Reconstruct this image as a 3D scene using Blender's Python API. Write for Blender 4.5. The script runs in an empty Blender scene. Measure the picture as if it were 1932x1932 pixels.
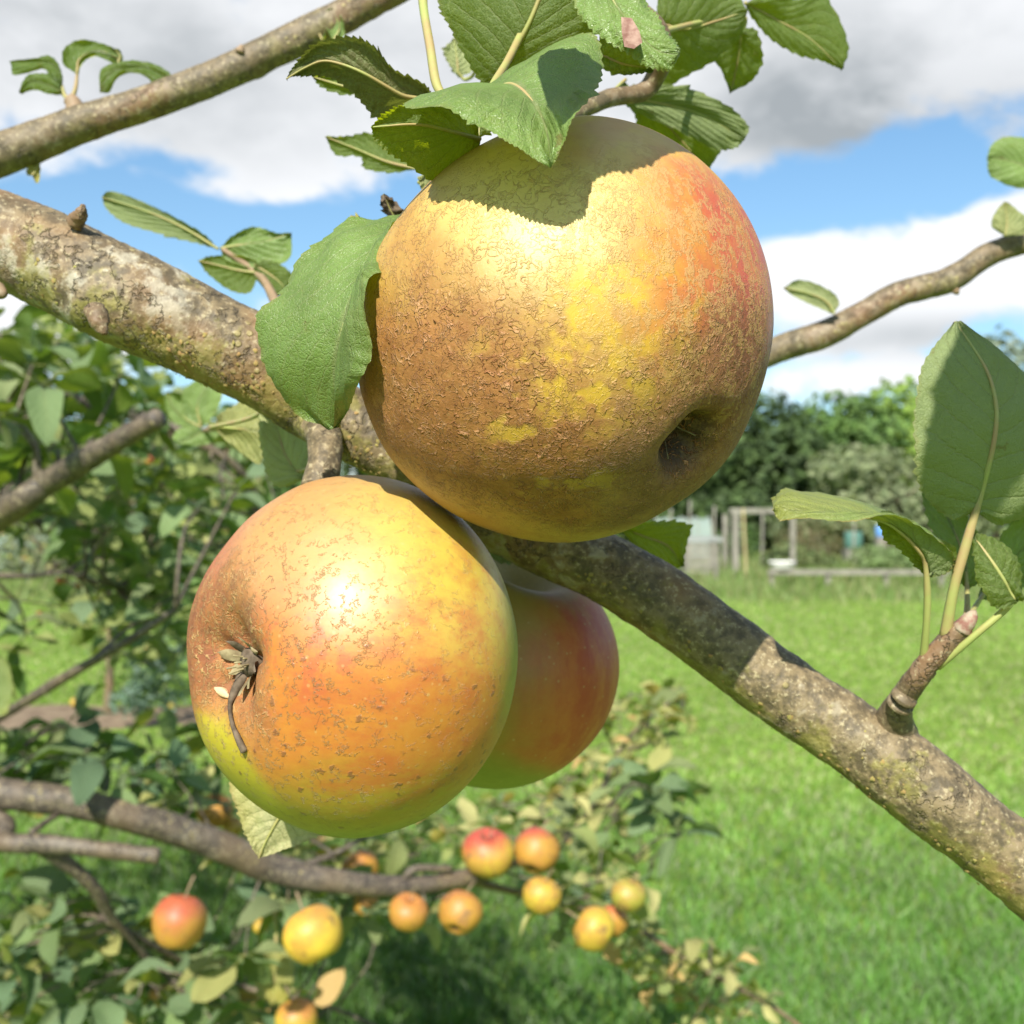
import bpy, math, random
import numpy as np
from mathutils import Vector, Matrix, Euler, noise
R_ = math.radians
rnd = random.Random(7)
rng = np.random.default_rng(11)
sc = bpy.context.scene
COL = sc.collection

# ------------------------------------------------------------ camera
F = 2170.0                                   # focal length in units of a 1932 wide picture
CAMZ = 1.4
cam_d = bpy.data.cameras.new('camera'); cam = bpy.data.objects.new('camera', cam_d); COL.objects.link(cam)
cam.location = (0, 0, CAMZ); cam.rotation_euler = (R_(90), 0, 0)
cam_d.sensor_width = 36; cam_d.lens = 18 / (966 / F)
cam_d.clip_start = 0.01; cam_d.clip_end = 3000
cam_d.dof.use_dof = True; cam_d.dof.focus_distance = 0.215; cam_d.dof.aperture_fstop = 29
sc.camera = cam

# ------------------------------------------------------------ sun and sky
SUN = Vector((-0.18, -0.745, 0.645)).normalized()
sun_d = bpy.data.lights.new('sun', 'SUN'); sun = bpy.data.objects.new('sun', sun_d); COL.objects.link(sun)
sun_d.energy = 5.0; sun_d.angle = R_(0.55); sun_d.color = (1.0, 0.95, 0.87)
sun.rotation_euler = SUN.to_track_quat('Z', 'Y').to_euler()
sc.view_settings.view_transform = 'Standard'; sc.view_settings.look = 'None'
sc.view_settings.exposure = 0.80; sc.view_settings.gamma = 1.0
sc.cycles.max_bounces = 8; sc.cycles.transparent_max_bounces = 8
try: sc.cycles.use_denoising = True
except Exception: pass


class G:
    """small node helper"""
    def __init__(s, nt): s.nt = nt; s.n = nt.nodes; s.l = nt.links
    def put(s, sock, v):
        if isinstance(v, bpy.types.NodeSocket): s.l.new(v, sock)
        elif v is not None:
            if hasattr(sock.default_value, '__len__') and not hasattr(v, '__len__'): v = [v] * len(sock.default_value)
            if hasattr(sock.default_value, '__len__') and len(sock.default_value) == 4 and len(v) == 3: v = (*v, 1)
            sock.default_value = v
    def node(s, t, ins=None, **kw):
        nd = s.n.new(t)
        for k, v in kw.items(): setattr(nd, k, v)
        for k, v in (ins or {}).items(): s.put(nd.inputs[k], v)
        return nd
    def m(s, op, a, b=None, c=None, clamp=False):
        nd = s.n.new('ShaderNodeMath'); nd.operation = op; nd.use_clamp = clamp
        s.put(nd.inputs[0], a)
        if b is not None: s.put(nd.inputs[1], b)
        if c is not None: s.put(nd.inputs[2], c)
        return nd.outputs[0]
    def vm(s, op, a, b=None, sc_=None):
        nd = s.n.new('ShaderNodeVectorMath'); nd.operation = op; s.put(nd.inputs[0], a)
        if b is not None: s.put(nd.inputs[1], b)
        if sc_ is not None: s.put(nd.inputs['Scale'], sc_)
        return nd.outputs['Value'] if op in ('DOT_PRODUCT', 'LENGTH') else nd.outputs[0]
    def ss(s, x, a, b):
        """smoothstep from a to b (a may be above b)"""
        nd = s.n.new('ShaderNodeMapRange'); nd.interpolation_type = 'SMOOTHSTEP'
        if a > b: lo, hi, o0, o1 = b, a, 1, 0
        else: lo, hi, o0, o1 = a, b, 0, 1
        s.put(nd.inputs[0], x); nd.inputs[1].default_value = lo; nd.inputs[2].default_value = hi
        nd.inputs[3].default_value = o0; nd.inputs[4].default_value = o1
        return nd.outputs[0]
    def mix(s, f, a, b, mode='MIX'):
        nd = s.n.new('ShaderNodeMix'); nd.data_type = 'RGBA'; nd.blend_type = mode
        s.put(nd.inputs[0], f); s.put(nd.inputs[6], a); s.put(nd.inputs[7], b)
        return nd.outputs[2]
    def noise(s, vec, scale, detail=3, rough=.5, dist=0.0, out=0, lac=2.0):
        nd = s.n.new('ShaderNodeTexNoise'); s.put(nd.inputs['Vector'], vec)
        nd.inputs['Scale'].default_value = scale; nd.inputs['Detail'].default_value = detail
        nd.inputs['Roughness'].default_value = rough; nd.inputs['Distortion'].default_value = dist
        return nd.outputs[out]
    def vor(s, vec, scale, feature='F1', out='Distance', rand=1.0):
        nd = s.n.new('ShaderNodeTexVoronoi'); nd.feature = feature; s.put(nd.inputs['Vector'], vec)
        nd.inputs['Scale'].default_value = scale; nd.inputs['Randomness'].default_value = rand
        return nd.outputs[out]
    def sep(s, v):
        nd = s.n.new('ShaderNodeSeparateXYZ'); s.put(nd.inputs[0], v); return nd.outputs
    def comb(s, x, y, z):
        nd = s.n.new('ShaderNodeCombineXYZ'); s.put(nd.inputs[0], x); s.put(nd.inputs[1], y); s.put(nd.inputs[2], z); return nd.outputs[0]
    def ob(s): return s.n.new('ShaderNodeTexCoord').outputs['Object']


def material(name):
    m = bpy.data.materials.new(name); m.use_nodes = True; m.node_tree.nodes.clear()
    g = G(m.node_tree); out = g.n.new('ShaderNodeOutputMaterial')
    return m, g, out.inputs['Surface']


def world():
    w = bpy.data.worlds.new('World'); sc.world = w; w.use_nodes = True
    w.node_tree.nodes.clear(); g = G(w.node_tree)
    sky = g.node('ShaderNodeTexSky', sky_type='NISHITA'); sky.sun_disc = False
    sky.sun_elevation = math.asin(SUN.z); sky.sun_rotation = math.atan2(SUN.x, SUN.y)
    sky.air_density = 1.0; sky.dust_density = 0.6; sky.ozone_density = 1.5
    d = g.vm('NORMALIZE', g.n.new('ShaderNodeTexCoord').outputs['Generated'])
    x, y, z = g.sep(d)
    az = g.m('ARCTAN2', x, y); el = g.m('ARCSINE', z)
    v = g.comb(az, g.m('MULTIPLY', el, 1.7), 0)
    warp = g.noise(v, 4.0, 3, .5, out=1)
    v2 = g.vm('ADD', v, g.vm('SCALE', g.vm('SUBTRACT', warp, (.5, .5, .5)), sc_=.10))
    n1 = g.noise(v2, 7.0, 9, .6); n2 = g.noise(v2, 2.0, 3, .5)

    def blob(px, py, rx, ry):
        a0 = math.atan2(px - 966, F); e0 = math.atan2(966 - py, math.hypot(F, px - 966))
        sx, sy = rx / F, ry / F
        dx = g.m('MULTIPLY', g.m('SUBTRACT', az, a0), 1 / sx); dy = g.m('MULTIPLY', g.m('SUBTRACT', el, e0), 1 / sy)
        r2 = g.m('ADD', g.m('MULTIPLY', dx, dx), g.m('MULTIPLY', dy, dy))
        return g.m('POWER', 2.718, g.m('MULTIPLY', r2, -1.0))

    def total(lst):
        t = 0.0
        for (w_, *b) in lst: t = g.m('ADD', g.m('MULTIPLY', blob(*b), w_), t)
        return t
    # the cloud banks and the clear gaps of this sky
    bias = total([(.35, 300, 110, 900, 150), (.40, 1500, 120, 900, 130), (.22, 520, 345, 130, 45), (.5, 1760, 520, 330, 85), (.42, 1900, 440, 160, 70), (.24, 1500, 470, 90, 50),
                  (.32, -60, 400, 150, 50), (.34, 30, 600, 150, 90), (.16, 1550, 720, 220, 35), (.14, 1720, 690, 90, 30),
                  (-.34, 1500, 375, 420, 60), (-.42, 700, 440, 700, 50), (-.30, 340, 315, 100, 30), (-.26, 120, 372, 200, 26), (-.2, 1850, 665, 300, 16), (-.15, 300, 720, 300, 60)])
    high = g.ss(el, .25, .42)
    dens = g.m('ADD', g.m('ADD', g.m('MULTIPLY', g.m('SUBTRACT', n1, .5), 1.35), g.m('MULTIPLY', g.m('SUBTRACT', n2, .5), .5)), bias)
    cover = g.ss(dens, -.05, .20)
    # thick cloud greys towards its underside, thin and tall cloud stays white
    dark = total([(.75, 1800, 225, 420, 95), (.35, 1500, 160, 500, 100), (.30, 350, 250, 500, 100), (.5, 1700, 640, 330, 42), (.3, 120, 60, 600, 90)])
    shade = g.m('MULTIPLY', g.m('ADD', dark, g.m('MULTIPLY', high, .30)), g.m('ADD', .45, g.m('MULTIPLY', g.ss(g.noise(v2, 6.0, 7, .55), .30, .70), 1.0)), clamp=True)
    ccol = g.mix(shade, (10.0, 10.1, 10.3), (3.9, 4.2, 4.4))
    skyc = g.mix(1.0, sky.outputs[0], (1.04, 1.40, 1.52), 'MULTIPLY')
    # pale veil towards the horizon
    skyc = g.mix(g.m('MULTIPLY', g.ss(el, .45, .0), .28), skyc, (5.9, 7.5, 9.2))
    c = g.mix(g.m('MULTIPLY', cover, .97), skyc, ccol)
    bg = g.node('ShaderNodeBackground', {'Color': c, 'Strength': .063})
    out = g.n.new('ShaderNodeOutputWorld'); g.l.new(bg.outputs[0], out.inputs[0])
world()


# ------------------------------------------------------------ helpers
def P(x, y, d):
    return Vector(((x - 966) / F * d, d, CAMZ - (y - 966) / F * d))

def back(p):
    return ((p.x / p.y) * F + 966, 966 - (p.z - CAMZ) / p.y * F, p.y)

def tag(o, label=None, cat=None, group=None, kind=None):
    if label: o['label'] = label
    if cat: o['category'] = cat
    if group: o['group'] = group
    if kind: o['kind'] = kind
    return o

def empty(name, loc, label, cat, group=None):
    o = bpy.data.objects.new(name, None); o.location = loc; o.empty_display_size = .01; COL.objects.link(o)
    return tag(o, label, cat, group)

def mesh(name, V, Fc, smooth=True, uv=None, col=None):
    me = bpy.data.meshes.new(name)
    V = np.asarray(V, dtype=np.float32).reshape(-1, 3)
    if isinstance(Fc, np.ndarray):
        n, k = Fc.shape
        me.vertices.add(len(V)); me.vertices.foreach_set('co', V.ravel())
        me.loops.add(n * k); me.loops.foreach_set('vertex_index', Fc.astype(np.int32).ravel())
        me.polygons.add(n); me.polygons.foreach_set('loop_start', np.arange(0, n * k, k, dtype=np.int32))
        me.update(calc_edges=True); me.validate()
    else:
        me.from_pydata([tuple(map(float, v)) for v in V], [], Fc); me.update()
    if smooth: me.polygons.foreach_set('use_smooth', [True] * len(me.polygons))
    if uv is not None:
        ul = me.uv_layers.new(name='UVMap'); idx = np.empty(len(me.loops), dtype=np.int32); me.loops.foreach_get('vertex_index', idx)
        ul.data.foreach_set('uv', np.asarray(uv, dtype=np.float32)[idx].ravel())
    if col is not None:
        ca = me.color_attributes.new('tint', 'FLOAT_COLOR', 'POINT')
        c4 = np.ones((len(V), 4), dtype=np.float32); c4[:, :3] = col; ca.data.foreach_set('color', c4.ravel())
    return me

def obj(name, me, mat=None, parent=None, loc=None):
    o = bpy.data.objects.new(name, me); COL.objects.link(o)
    if mat and not me.materials: me.materials.append(mat)
    if parent: o.parent = parent
    if loc is not None: o.location = loc
    return o

def catmull(pts, n):
    """resample a polyline smoothly; pts k x m"""
    p = np.asarray([tuple(q) for q in pts], dtype=float)
    if len(p) == 2: return p[0] + np.linspace(0, 1, n)[:, None] * (p[1] - p[0])
    e = np.vstack([2 * p[0] - p[1], p, 2 * p[-1] - p[-2]])
    t = np.linspace(0, len(p) - 1, n); i = np.minimum(t.astype(int), len(p) - 2); f = (t - i)[:, None]
    a, b, c, d = e[i], e[i + 1], e[i + 2], e[i + 3]
    return .5 * ((2 * b) + (-a + c) * f + (2 * a - 5 * b + 4 * c - d) * f ** 2 + (-a + 3 * b - 3 * c + d) * f ** 3)

def grid_faces(nu, nv, wrap=False):
    i, j = np.meshgrid(np.arange(nu - 1), np.arange(nv if wrap else nv - 1), indexing='ij')
    j2 = (j + 1) % nv
    return np.stack([i * nv + j, i * nv + j2, (i + 1) * nv + j2, (i + 1) * nv + j], -1).reshape(-1, 4)

def tube(pts, rad, seg=10, n=None, amp=0.0, freq=60, org=(0, 0, 0), seed=0.0, cap=True, knots=()):
    """tapering round stem along pts; amp roughens it; knots are (t, angle, height, width) swellings"""
    n = n or max(4, len(pts) * 4)
    C = catmull(pts, n); r = catmull([(q, 0) for q in rad], n)[:, 0]
    T = np.gradient(C, axis=0); T /= np.linalg.norm(T, axis=1)[:, None] + 1e-12
    up = np.array((0, -1., .3)); A = np.cross(T, up); A /= np.linalg.norm(A, axis=1)[:, None] + 1e-9; B = np.cross(T, A)
    ph = np.linspace(0, 2 * np.pi, seg, endpoint=False)
    rr = np.repeat(r[:, None], seg, 1)
    if amp:
        for i in range(n):
            for j in range(seg):
                q = C[i] + r[i] * (math.cos(ph[j]) * A[i] + math.sin(ph[j]) * B[i])
                v = Vector(q) * freq + Vector((seed, seed * 2, 0))
                rr[i, j] += amp * (noise.noise(v) * .9 + noise.noise(v * .3) * 1.4 + .45 * noise.noise(v * 3.1) + .25 * noise.noise(v * 7.3))
    for (kt, ka, kh, kw) in knots:
        d = np.exp(-(((np.linspace(0, 1, n)[:, None] - kt) / kw) ** 2)) * np.exp(-((np.angle(np.exp(1j * (ph[None] - ka))) / .6) ** 2))
        rr += kh * d
    V = C[:, None] + rr[..., None] * (np.cos(ph)[None, :, None] * A[:, None] + np.sin(ph)[None, :, None] * B[:, None])
    V = V.reshape(-1, 3) - np.asarray(org)
    Fc = grid_faces(n, seg, True).tolist()
    if cap:
        V = np.vstack([V, C[0] - T[0] * r[0] * .3 - np.asarray(org), C[-1] + T[-1] * r[-1] * .4 - np.asarray(org)])
        a, b = n * seg, n * seg + 1
        Fc += [[a, (j + 1) % seg, j] for j in range(seg)] + [[b, (n - 1) * seg + j, (n - 1) * seg + (j + 1) % seg] for j in range(seg)]
    return V, Fc

def merge(parts):
    V, Fc, k = [], [], 0
    for v, f in parts:
        V.append(np.asarray(v)); Fc += [[i + k for i in q] for q in (f.tolist() if isinstance(f, np.ndarray) else f)]; k += len(v)
    return np.vstack(V), Fc

def tube_obj(name, pts, rad, mat, parent, **kw):
    org = np.array(parent.location) if parent else (0, 0, 0)
    if parent and parent.parent: org = org + np.array(parent.parent.location)
    V, Fc = tube([tuple(p) for p in pts], rad, org=org, **kw)
    return obj(name, mesh(name, V, Fc), mat, parent)


# ------------------------------------------------------------ materials
def bark_material(name, base, dark, warm, lichen=.5, moss=.4, scale=1.0, rough=.62, bump=.0008):
    m, g, S = material(name); o = g.ob()
    n1 = g.noise(o, 55 * scale, 5, .6); n2 = g.noise(o, 200 * scale, 4, .65); n3 = g.noise(o, 26 * scale, 3, .5)
    n4 = g.noise(o, 620 * scale, 3, .7)
    c = g.mix(g.ss(g.m('ADD', n2, g.m('MULTIPLY', g.m('SUBTRACT', n4, .5), .6)), .36, .62), dark, base)
    c = g.mix(g.m('MULTIPLY', g.ss(n3, .50, .64), .8), c, warm)
    c = g.mix(g.m('MULTIPLY', g.ss(n4, .56, .68), .45), c, (.50, .44, .27))
    nz = g.sep(g.n.new('ShaderNodeNewGeometry').outputs['Normal'])[2]
    lm = g.m('MULTIPLY', g.m('MULTIPLY', g.ss(g.m('ADD', n1, g.m('MULTIPLY', g.m('SUBTRACT', n2, .5), .7)), .53, .66), g.ss(g.noise(o, 13 * scale + 3, 2), .36, .62)), lichen)
    c = g.mix(g.m('MULTIPLY', lm, g.m('ADD', .45, g.m('MULTIPLY', n4, .8))), c, (.48, .47, .38))
    c = g.mix(g.m('MULTIPLY', g.ss(n4, .34, .22), .7), c, g.mix(.5, dark, (.02, .015, .01)))
    mo = g.m('MULTIPLY', g.ss(g.m('ADD', g.noise(o, 80 * scale, 4, .7), g.m('MULTIPLY', nz, -.10)), .52, .64), moss)
    c = g.mix(g.m('MULTIPLY', mo, g.m('ADD', .35, g.m('MULTIPLY', n4, .9))), c, (.235, .215, .04))
    sp = g.vor(o, 300 * scale, 'F1', 'Distance'); sel = g.ss(g.noise(o, 70 * scale, 2), .56, .62)
    spm = g.m('MULTIPLY', g.ss(sp, .30, .16), sel); c = g.mix(g.m('MULTIPLY', spm, .6), c, (.36, .30, .12))
    h = g.m('ADD', g.m('ADD', g.m('MULTIPLY', n2, .9), g.m('MULTIPLY', n4, .45)), g.m('ADD', g.m('MULTIPLY', spm, .5), g.m('MULTIPLY', lm, .2)))
    cr = g.m('ABSOLUTE', g.m('SUBTRACT', g.noise(g.vm('ADD', o, g.vm('SCALE', g.noise(o, 300 * scale, 3, .6, out=1), sc_=.005 / scale)), 120 * scale, 3, .6), .5))
    crm = g.m('MULTIPLY', g.ss(cr, .022, .002), g.ss(g.noise(o, 45 * scale, 2), .46, .60))
    c = g.mix(g.m('MULTIPLY', crm, .5), c, g.mix(.5, dark, (.01, .008, .006)))
    h = g.m('SUBTRACT', h, g.m('MULTIPLY', crm, .9))
    b = g.node('ShaderNodeBump', {'Strength': 1.0, 'Distance': bump, 'Height': h})
    p = g.node('ShaderNodeBsdfPrincipled', {'Base Color': c, 'Roughness': rough, 'Normal': b.outputs[0], 'Specular IOR Level': .45})
    g.l.new(p.outputs[0], S); return m

def leaf_material(name, top, under, trans, yellow=0.0, brown=.25, tint=None, fine=True, gloss=.42, tr=.34):
    """leaf blade: dark waxy upper side, pale matt underside, light shining through, raised veins"""
    m, g, S = material(name)
    uvn = g.n.new('ShaderNodeTexCoord'); uv = uvn.outputs['UV']; o = uvn.outputs['Object']
    ux, uy, _ = g.sep(uv)
    v = g.m('MULTIPLY', g.m('SUBTRACT', uy, .5), 2.0); s = g.m('ABSOLUTE', v)
    wob = g.m('MULTIPLY', g.m('SUBTRACT', g.noise(uv, 7, 2), .5), .05)
    mid = g.ss(g.m('ADD', s, wob), .055, .015)
    ph = g.m('ADD', g.m('MULTIPLY', g.m('SUBTRACT', ux, g.m('MULTIPLY', g.m('POWER', s, .85), .40)), 8.0), g.m('ADD', g.m('MULTIPLY', g.m('SIGN', v), .23), g.m('MULTIPLY', wob, 6.0)))
    fr = g.m('ABSOLUTE', g.m('SUBTRACT', g.m('FRACT', ph), .5))
    side = g.m('MULTIPLY', g.ss(fr, .075, .01), g.ss(s, 1.0, .7))
    quilt = g.m('MULTIPLY', g.m('SUBTRACT', .5, fr), 1.0)
    vein = g.m('MAXIMUM', mid, g.m('MULTIPLY', side, .55))
    back = g.n.new('ShaderNodeNewGeometry').outputs['Backfacing']
    nz = g.noise(o, 38, 4, .6)
    if fine:
        ow = g.vm('ADD', o, g.vm('SCALE', g.noise(o, 500, 2, .5, out=1), sc_=.0016)); net = g.ss(g.vor(ow, 620, 'DISTANCE_TO_EDGE'), .14, .0); net2 = g.ss(g.vor(ow, 1700, 'DISTANCE_TO_EDGE'), .2, .0)
    else: net, net2 = 0.0, 0.0
    var = g.ss(nz, .25, .75)
    if tint: tc = g.node('ShaderNodeAttribute', attribute_name='tint').outputs['Color'] if tint == 'attr' else g.n.new('ShaderNodeObjectInfo').outputs['Color']
    else: tc = (1, 1, 1)
    ctop = g.mix(var, [q * .72 for q in top], [q * 1.25 for q in top]); cun = g.mix(var, [q * .88 for q in under], [q * 1.12 for q in under])
    c = g.mix(back, ctop, cun)
    c = g.mix(g.m('MULTIPLY', vein, g.m('ADD', .55, g.m('MULTIPLY', back, .15))), c, (.27, .29, .12))
    if fine: c = g.mix(g.m('MULTIPLY', net, .38), c, (.24, .30, .11)); c = g.mix(g.m('MULTIPLY', g.ss(g.noise(o, 260, 4, .7), .50, .70), .25), c, (.20, .24, .05))
    if yellow: c = g.mix(g.m('MULTIPLY', g.ss(g.noise(o, 22, 3), .45, .65), yellow), c, (.42, .36, .07))
    edge = g.m('MULTIPLY', g.ss(g.m('ADD', s, g.m('MULTIPLY', g.m('SUBTRACT', g.noise(o, 120, 3), .5), .25)), .93, 1.02), brown)
    c = g.mix(edge, c, (.28, .20, .06))
    spot = g.m('MULTIPLY', g.ss(g.noise(o, 130, 4, .65), .67, .71), min(1, brown * 2.2))
    c = g.mix(spot, c, (.13, .07, .03))
    c = g.mix(1.0, c, tc, 'MULTIPLY')
    tcol = g.mix(1.0, g.mix(g.m('MULTIPLY', vein, .55), g.mix(var, trans, [q * .7 for q in trans]), [q * .35 for q in trans]), tc, 'MULTIPLY')
    h = g.m('ADD', g.m('MULTIPLY', quilt, 1.2), g.m('ADD', g.m('MULTIPLY', g.m('MULTIPLY', vein, g.m('SUBTRACT', g.m('MULTIPLY', back, 2.2), 1.0)), .5), g.m('MULTIPLY', nz, .8)))
    if fine: h = g.m('ADD', h, g.m('MULTIPLY', g.m('ADD', g.m('MULTIPLY', net, .6), g.m('MULTIPLY', net2, .5)), -.30))
    b = g.node('ShaderNodeBump', {'Strength': .75, 'Distance': .0006, 'Height': h})
    ro = g.m('ADD', gloss, g.m('MULTIPLY', back, .25))
    p = g.node('ShaderNodeBsdfPrincipled', {'Base Color': c, 'Roughness': ro, 'Normal': b.outputs[0], 'Specular IOR Level': .5})
    t = g.node('ShaderNodeBsdfTranslucent', {'Color': tcol, 'Normal': b.outputs[0]})
    mx = g.node('ShaderNodeMixShader', {0: tr}); g.l.new(p.outputs[0], mx.inputs[1]); g.l.new(t.outputs[0], mx.inputs[2])
    g.l.new(mx.outputs[0], S); return m

def plain(name, c1, c2, scale=20, rough=.8, bump=.002, spec=.3):
    m, g, S = material(name); o = g.ob(); n = g.noise(o, scale, 4, .6)
    b = g.node('ShaderNodeBump', {'Strength': .7, 'Distance': bump, 'Height': n})
    p = g.node('ShaderNodeBsdfPrincipled', {'Base Color': g.mix(g.ss(n, .3, .7), c1, c2), 'Roughness': rough, 'Normal': b.outputs[0], 'Specular IOR Level': spec})
    g.l.new(p.outputs[0], S); return m

def tinted(name, trans=.35, rough=.7):
    """foliage seen small: colour from the mesh's own tint"""
    m, g, S = material(name); c = g.node('ShaderNodeAttribute', attribute_name='tint').outputs['Color']
    p = g.node('ShaderNodeBsdfPrincipled', {'Base Color': c, 'Roughness': rough, 'Specular IOR Level': .35})
    t = g.node('ShaderNodeBsdfTranslucent', {'Color': g.mix(1.0, c, (1.25, 1.3, .5), 'MULTIPLY')})
    mx = g.node('ShaderNodeMixShader', {0: trans}); g.l.new(p.outputs[0], mx.inputs[1]); g.l.new(t.outputs[0], mx.inputs[2])
    g.l.new(mx.outputs[0], S); return m

M_BARK = bark_material('bark_main', (.20, .15, .078), (.085, .065, .035), (.24, .135, .055), lichen=.5, moss=.65, bump=.0006)
M_BARK2 = bark_material('bark_smooth', (.16, .12, .065), (.09, .07, .038), (.20, .11, .055), lichen=.2, moss=.25, bump=.0004)
M_BARKD = bark_material('bark_dark', (.11, .085, .06), (.05, .04, .03), (.12, .085, .05), lichen=.15, moss=.1, scale=.4)
M_STALK = plain('stalk', (.30, .34, .10), (.34, .24, .11), 90, .5, .0003)
M_TWIG = plain('twig', (.20, .15, .09), (.30, .20, .12), 120, .6, .0006)
M_LEAF = leaf_material('leaf_fresh', (.17, .265, .065), (.20, .25, .10), (.28, .36, .012), gloss=.38)
M_LEAFD = leaf_material('leaf_deep', (.085, .15, .035), (.085, .13, .03), (.46, .54, .008), gloss=.36, tr=.5)
M_LEAFP = leaf_material('leaf_pale', (.18, .23, .07), (.32, .35, .16), (.36, .46, .10), yellow=.3, brown=.4)
M_LEAFY = leaf_material('leaf_yellowing', (.30, .30, .10), (.46, .44, .22), (.50, .45, .12), yellow=.8, brown=.5)
M_LEAFT = leaf_material('leaf_tinted', (.105, .165, .04), (.19, .23, .10), (.26, .36, .03), tint='obj', fine=False, brown=.2, gloss=.55)
M_LEAFA = leaf_material('leaf_mass', (.105, .165, .04), (.19, .23, .10), (.26, .36, .03), tint='attr', fine=False, brown=.2, gloss=.55)
M_FOL = tinted('foliage_far'); M_GRASS = tinted('grass_blade', .45, .6)
M_DRY = plain('dry_brown', (.14, .10, .05), (.32, .27, .14), 260, .8, .0006)
M_DRYD = plain('dry_dark', (.05, .035, .02), (.16, .12, .08), 300, .85, .0006)


# ------------------------------------------------------------ ground
def ground():
    xs = np.concatenate([np.linspace(-14, 14, 113)]); xs = np.concatenate([[-900, -300, -90, -40, -22], xs, [22, 40, 90, 300, 900]])
    ys = np.concatenate([[-60, -20, -6], np.linspace(-2, 26, 141), [30, 36, 44, 60, 90, 160, 400, 1500]])
    X, Y = np.meshgrid(xs, ys, indexing='ij'); Z = np.zeros_like(X)
    for i in range(len(xs)):
        for j in range(len(ys)):
            if abs(xs[i]) < 30 and abs(ys[j]) < 40: Z[i, j] = .035 * noise.noise(Vector((xs[i] * .5, ys[j] * .5, 0))) + .012 * noise.noise(Vector((xs[i] * 2, ys[j] * 2, 3)))
    m, g, S = material('lawn_ground'); o = g.ob()
    n1 = g.noise(o, .5, 4, .6); n2 = g.noise(o, 6, 5, .7); n3 = g.noise(o, 45, 3, .7)
    c = g.mix(g.ss(n2, .3, .7), (.15, .25, .03), (.24, .36, .05))
    c = g.mix(g.m('MULTIPLY', g.ss(n1, .52, .68), .6), c, (.20, .27, .05))
    c = g.mix(g.m('MULTIPLY', g.ss(g.noise(o, 1.1, 4, .6), .62, .70), .45), c, (.30, .25, .11))
    c = g.mix(g.m('MULTIPLY', g.ss(n3, .55, .30), .5), c, (.07, .11, .025))
    gy = g.sep(o)[1]
    c = g.mix(g.m('MULTIPLY', g.ss(g.m('ADD', gy, g.m('MULTIPLY', n1, 3)), 18.5, 20.5), .55), c, (.17, .19, .07))
    b = g.node('ShaderNodeBump', {'Strength': 1, 'Distance': .03, 'Height': g.m('ADD', n2, n3)})
    p = g.node('ShaderNodeBsdfPrincipled', {'Base Color': c, 'Roughness': .9, 'Normal': b.outputs[0], 'Specular IOR Level': .2})
    g.l.new(p.outputs[0], S)
    V = np.stack([X, Y, Z], -1).reshape(-1, 3)
    me = mesh('ground', V, grid_faces(len(xs), len(ys))[:, ::-1])
    tag(obj('ground', me, m), kind='structure', label='mown grass field running back to the allotment plots')
ground()

def blades(name, pts, h, w, cols, lean=.5, parent=None, label=None, cat=None, mat=None):
    """many grass blades as one mesh: each a bent five-vertex strip"""
    n = len(pts); a = rng.uniform(0, 2 * np.pi, n); b = rng.uniform(0, 2 * np.pi, n)
    side = np.stack([np.cos(a), np.sin(a), 0 * a], -1) * (w / 2)[:, None]
    ln = np.stack([np.cos(b), np.sin(b), 0 * b], -1) * (h * lean * rng.uniform(.2, 1.3, n))[:, None]
    up = np.array((0, 0, 1.)) * h[:, None]
    v = np.stack([pts - side, pts + side, pts + up * .55 + ln * .35 - side * .8, pts + up * .55 + ln * .35 + side * .8, pts + up * .95 + ln], 1)
    k = np.arange(n)[:, None] * 5
    tri = np.concatenate([k + [0, 1, 3], k + [0, 3, 2], k + [2, 3, 4]], 1).reshape(-1, 3)
    me = mesh(name, v.reshape(-1, 3), tri, smooth=False, col=np.repeat(cols, 5, 0))
    o = obj(name, me, mat or M_GRASS, parent); tag(o, label, cat, kind='stuff'); return o

def palette(n, cols, jit=.25):
    c = np.asarray(cols)[rng.integers(0, len(cols), n)]
    return c * rng.uniform(1 - jit, 1 + jit, (n, 1))

def gz(x, y): return .035 * noise.noise(Vector((x * .5, y * .5, 0))) + .012 * noise.noise(Vector((x * 2, y * 2, 3)))

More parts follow.
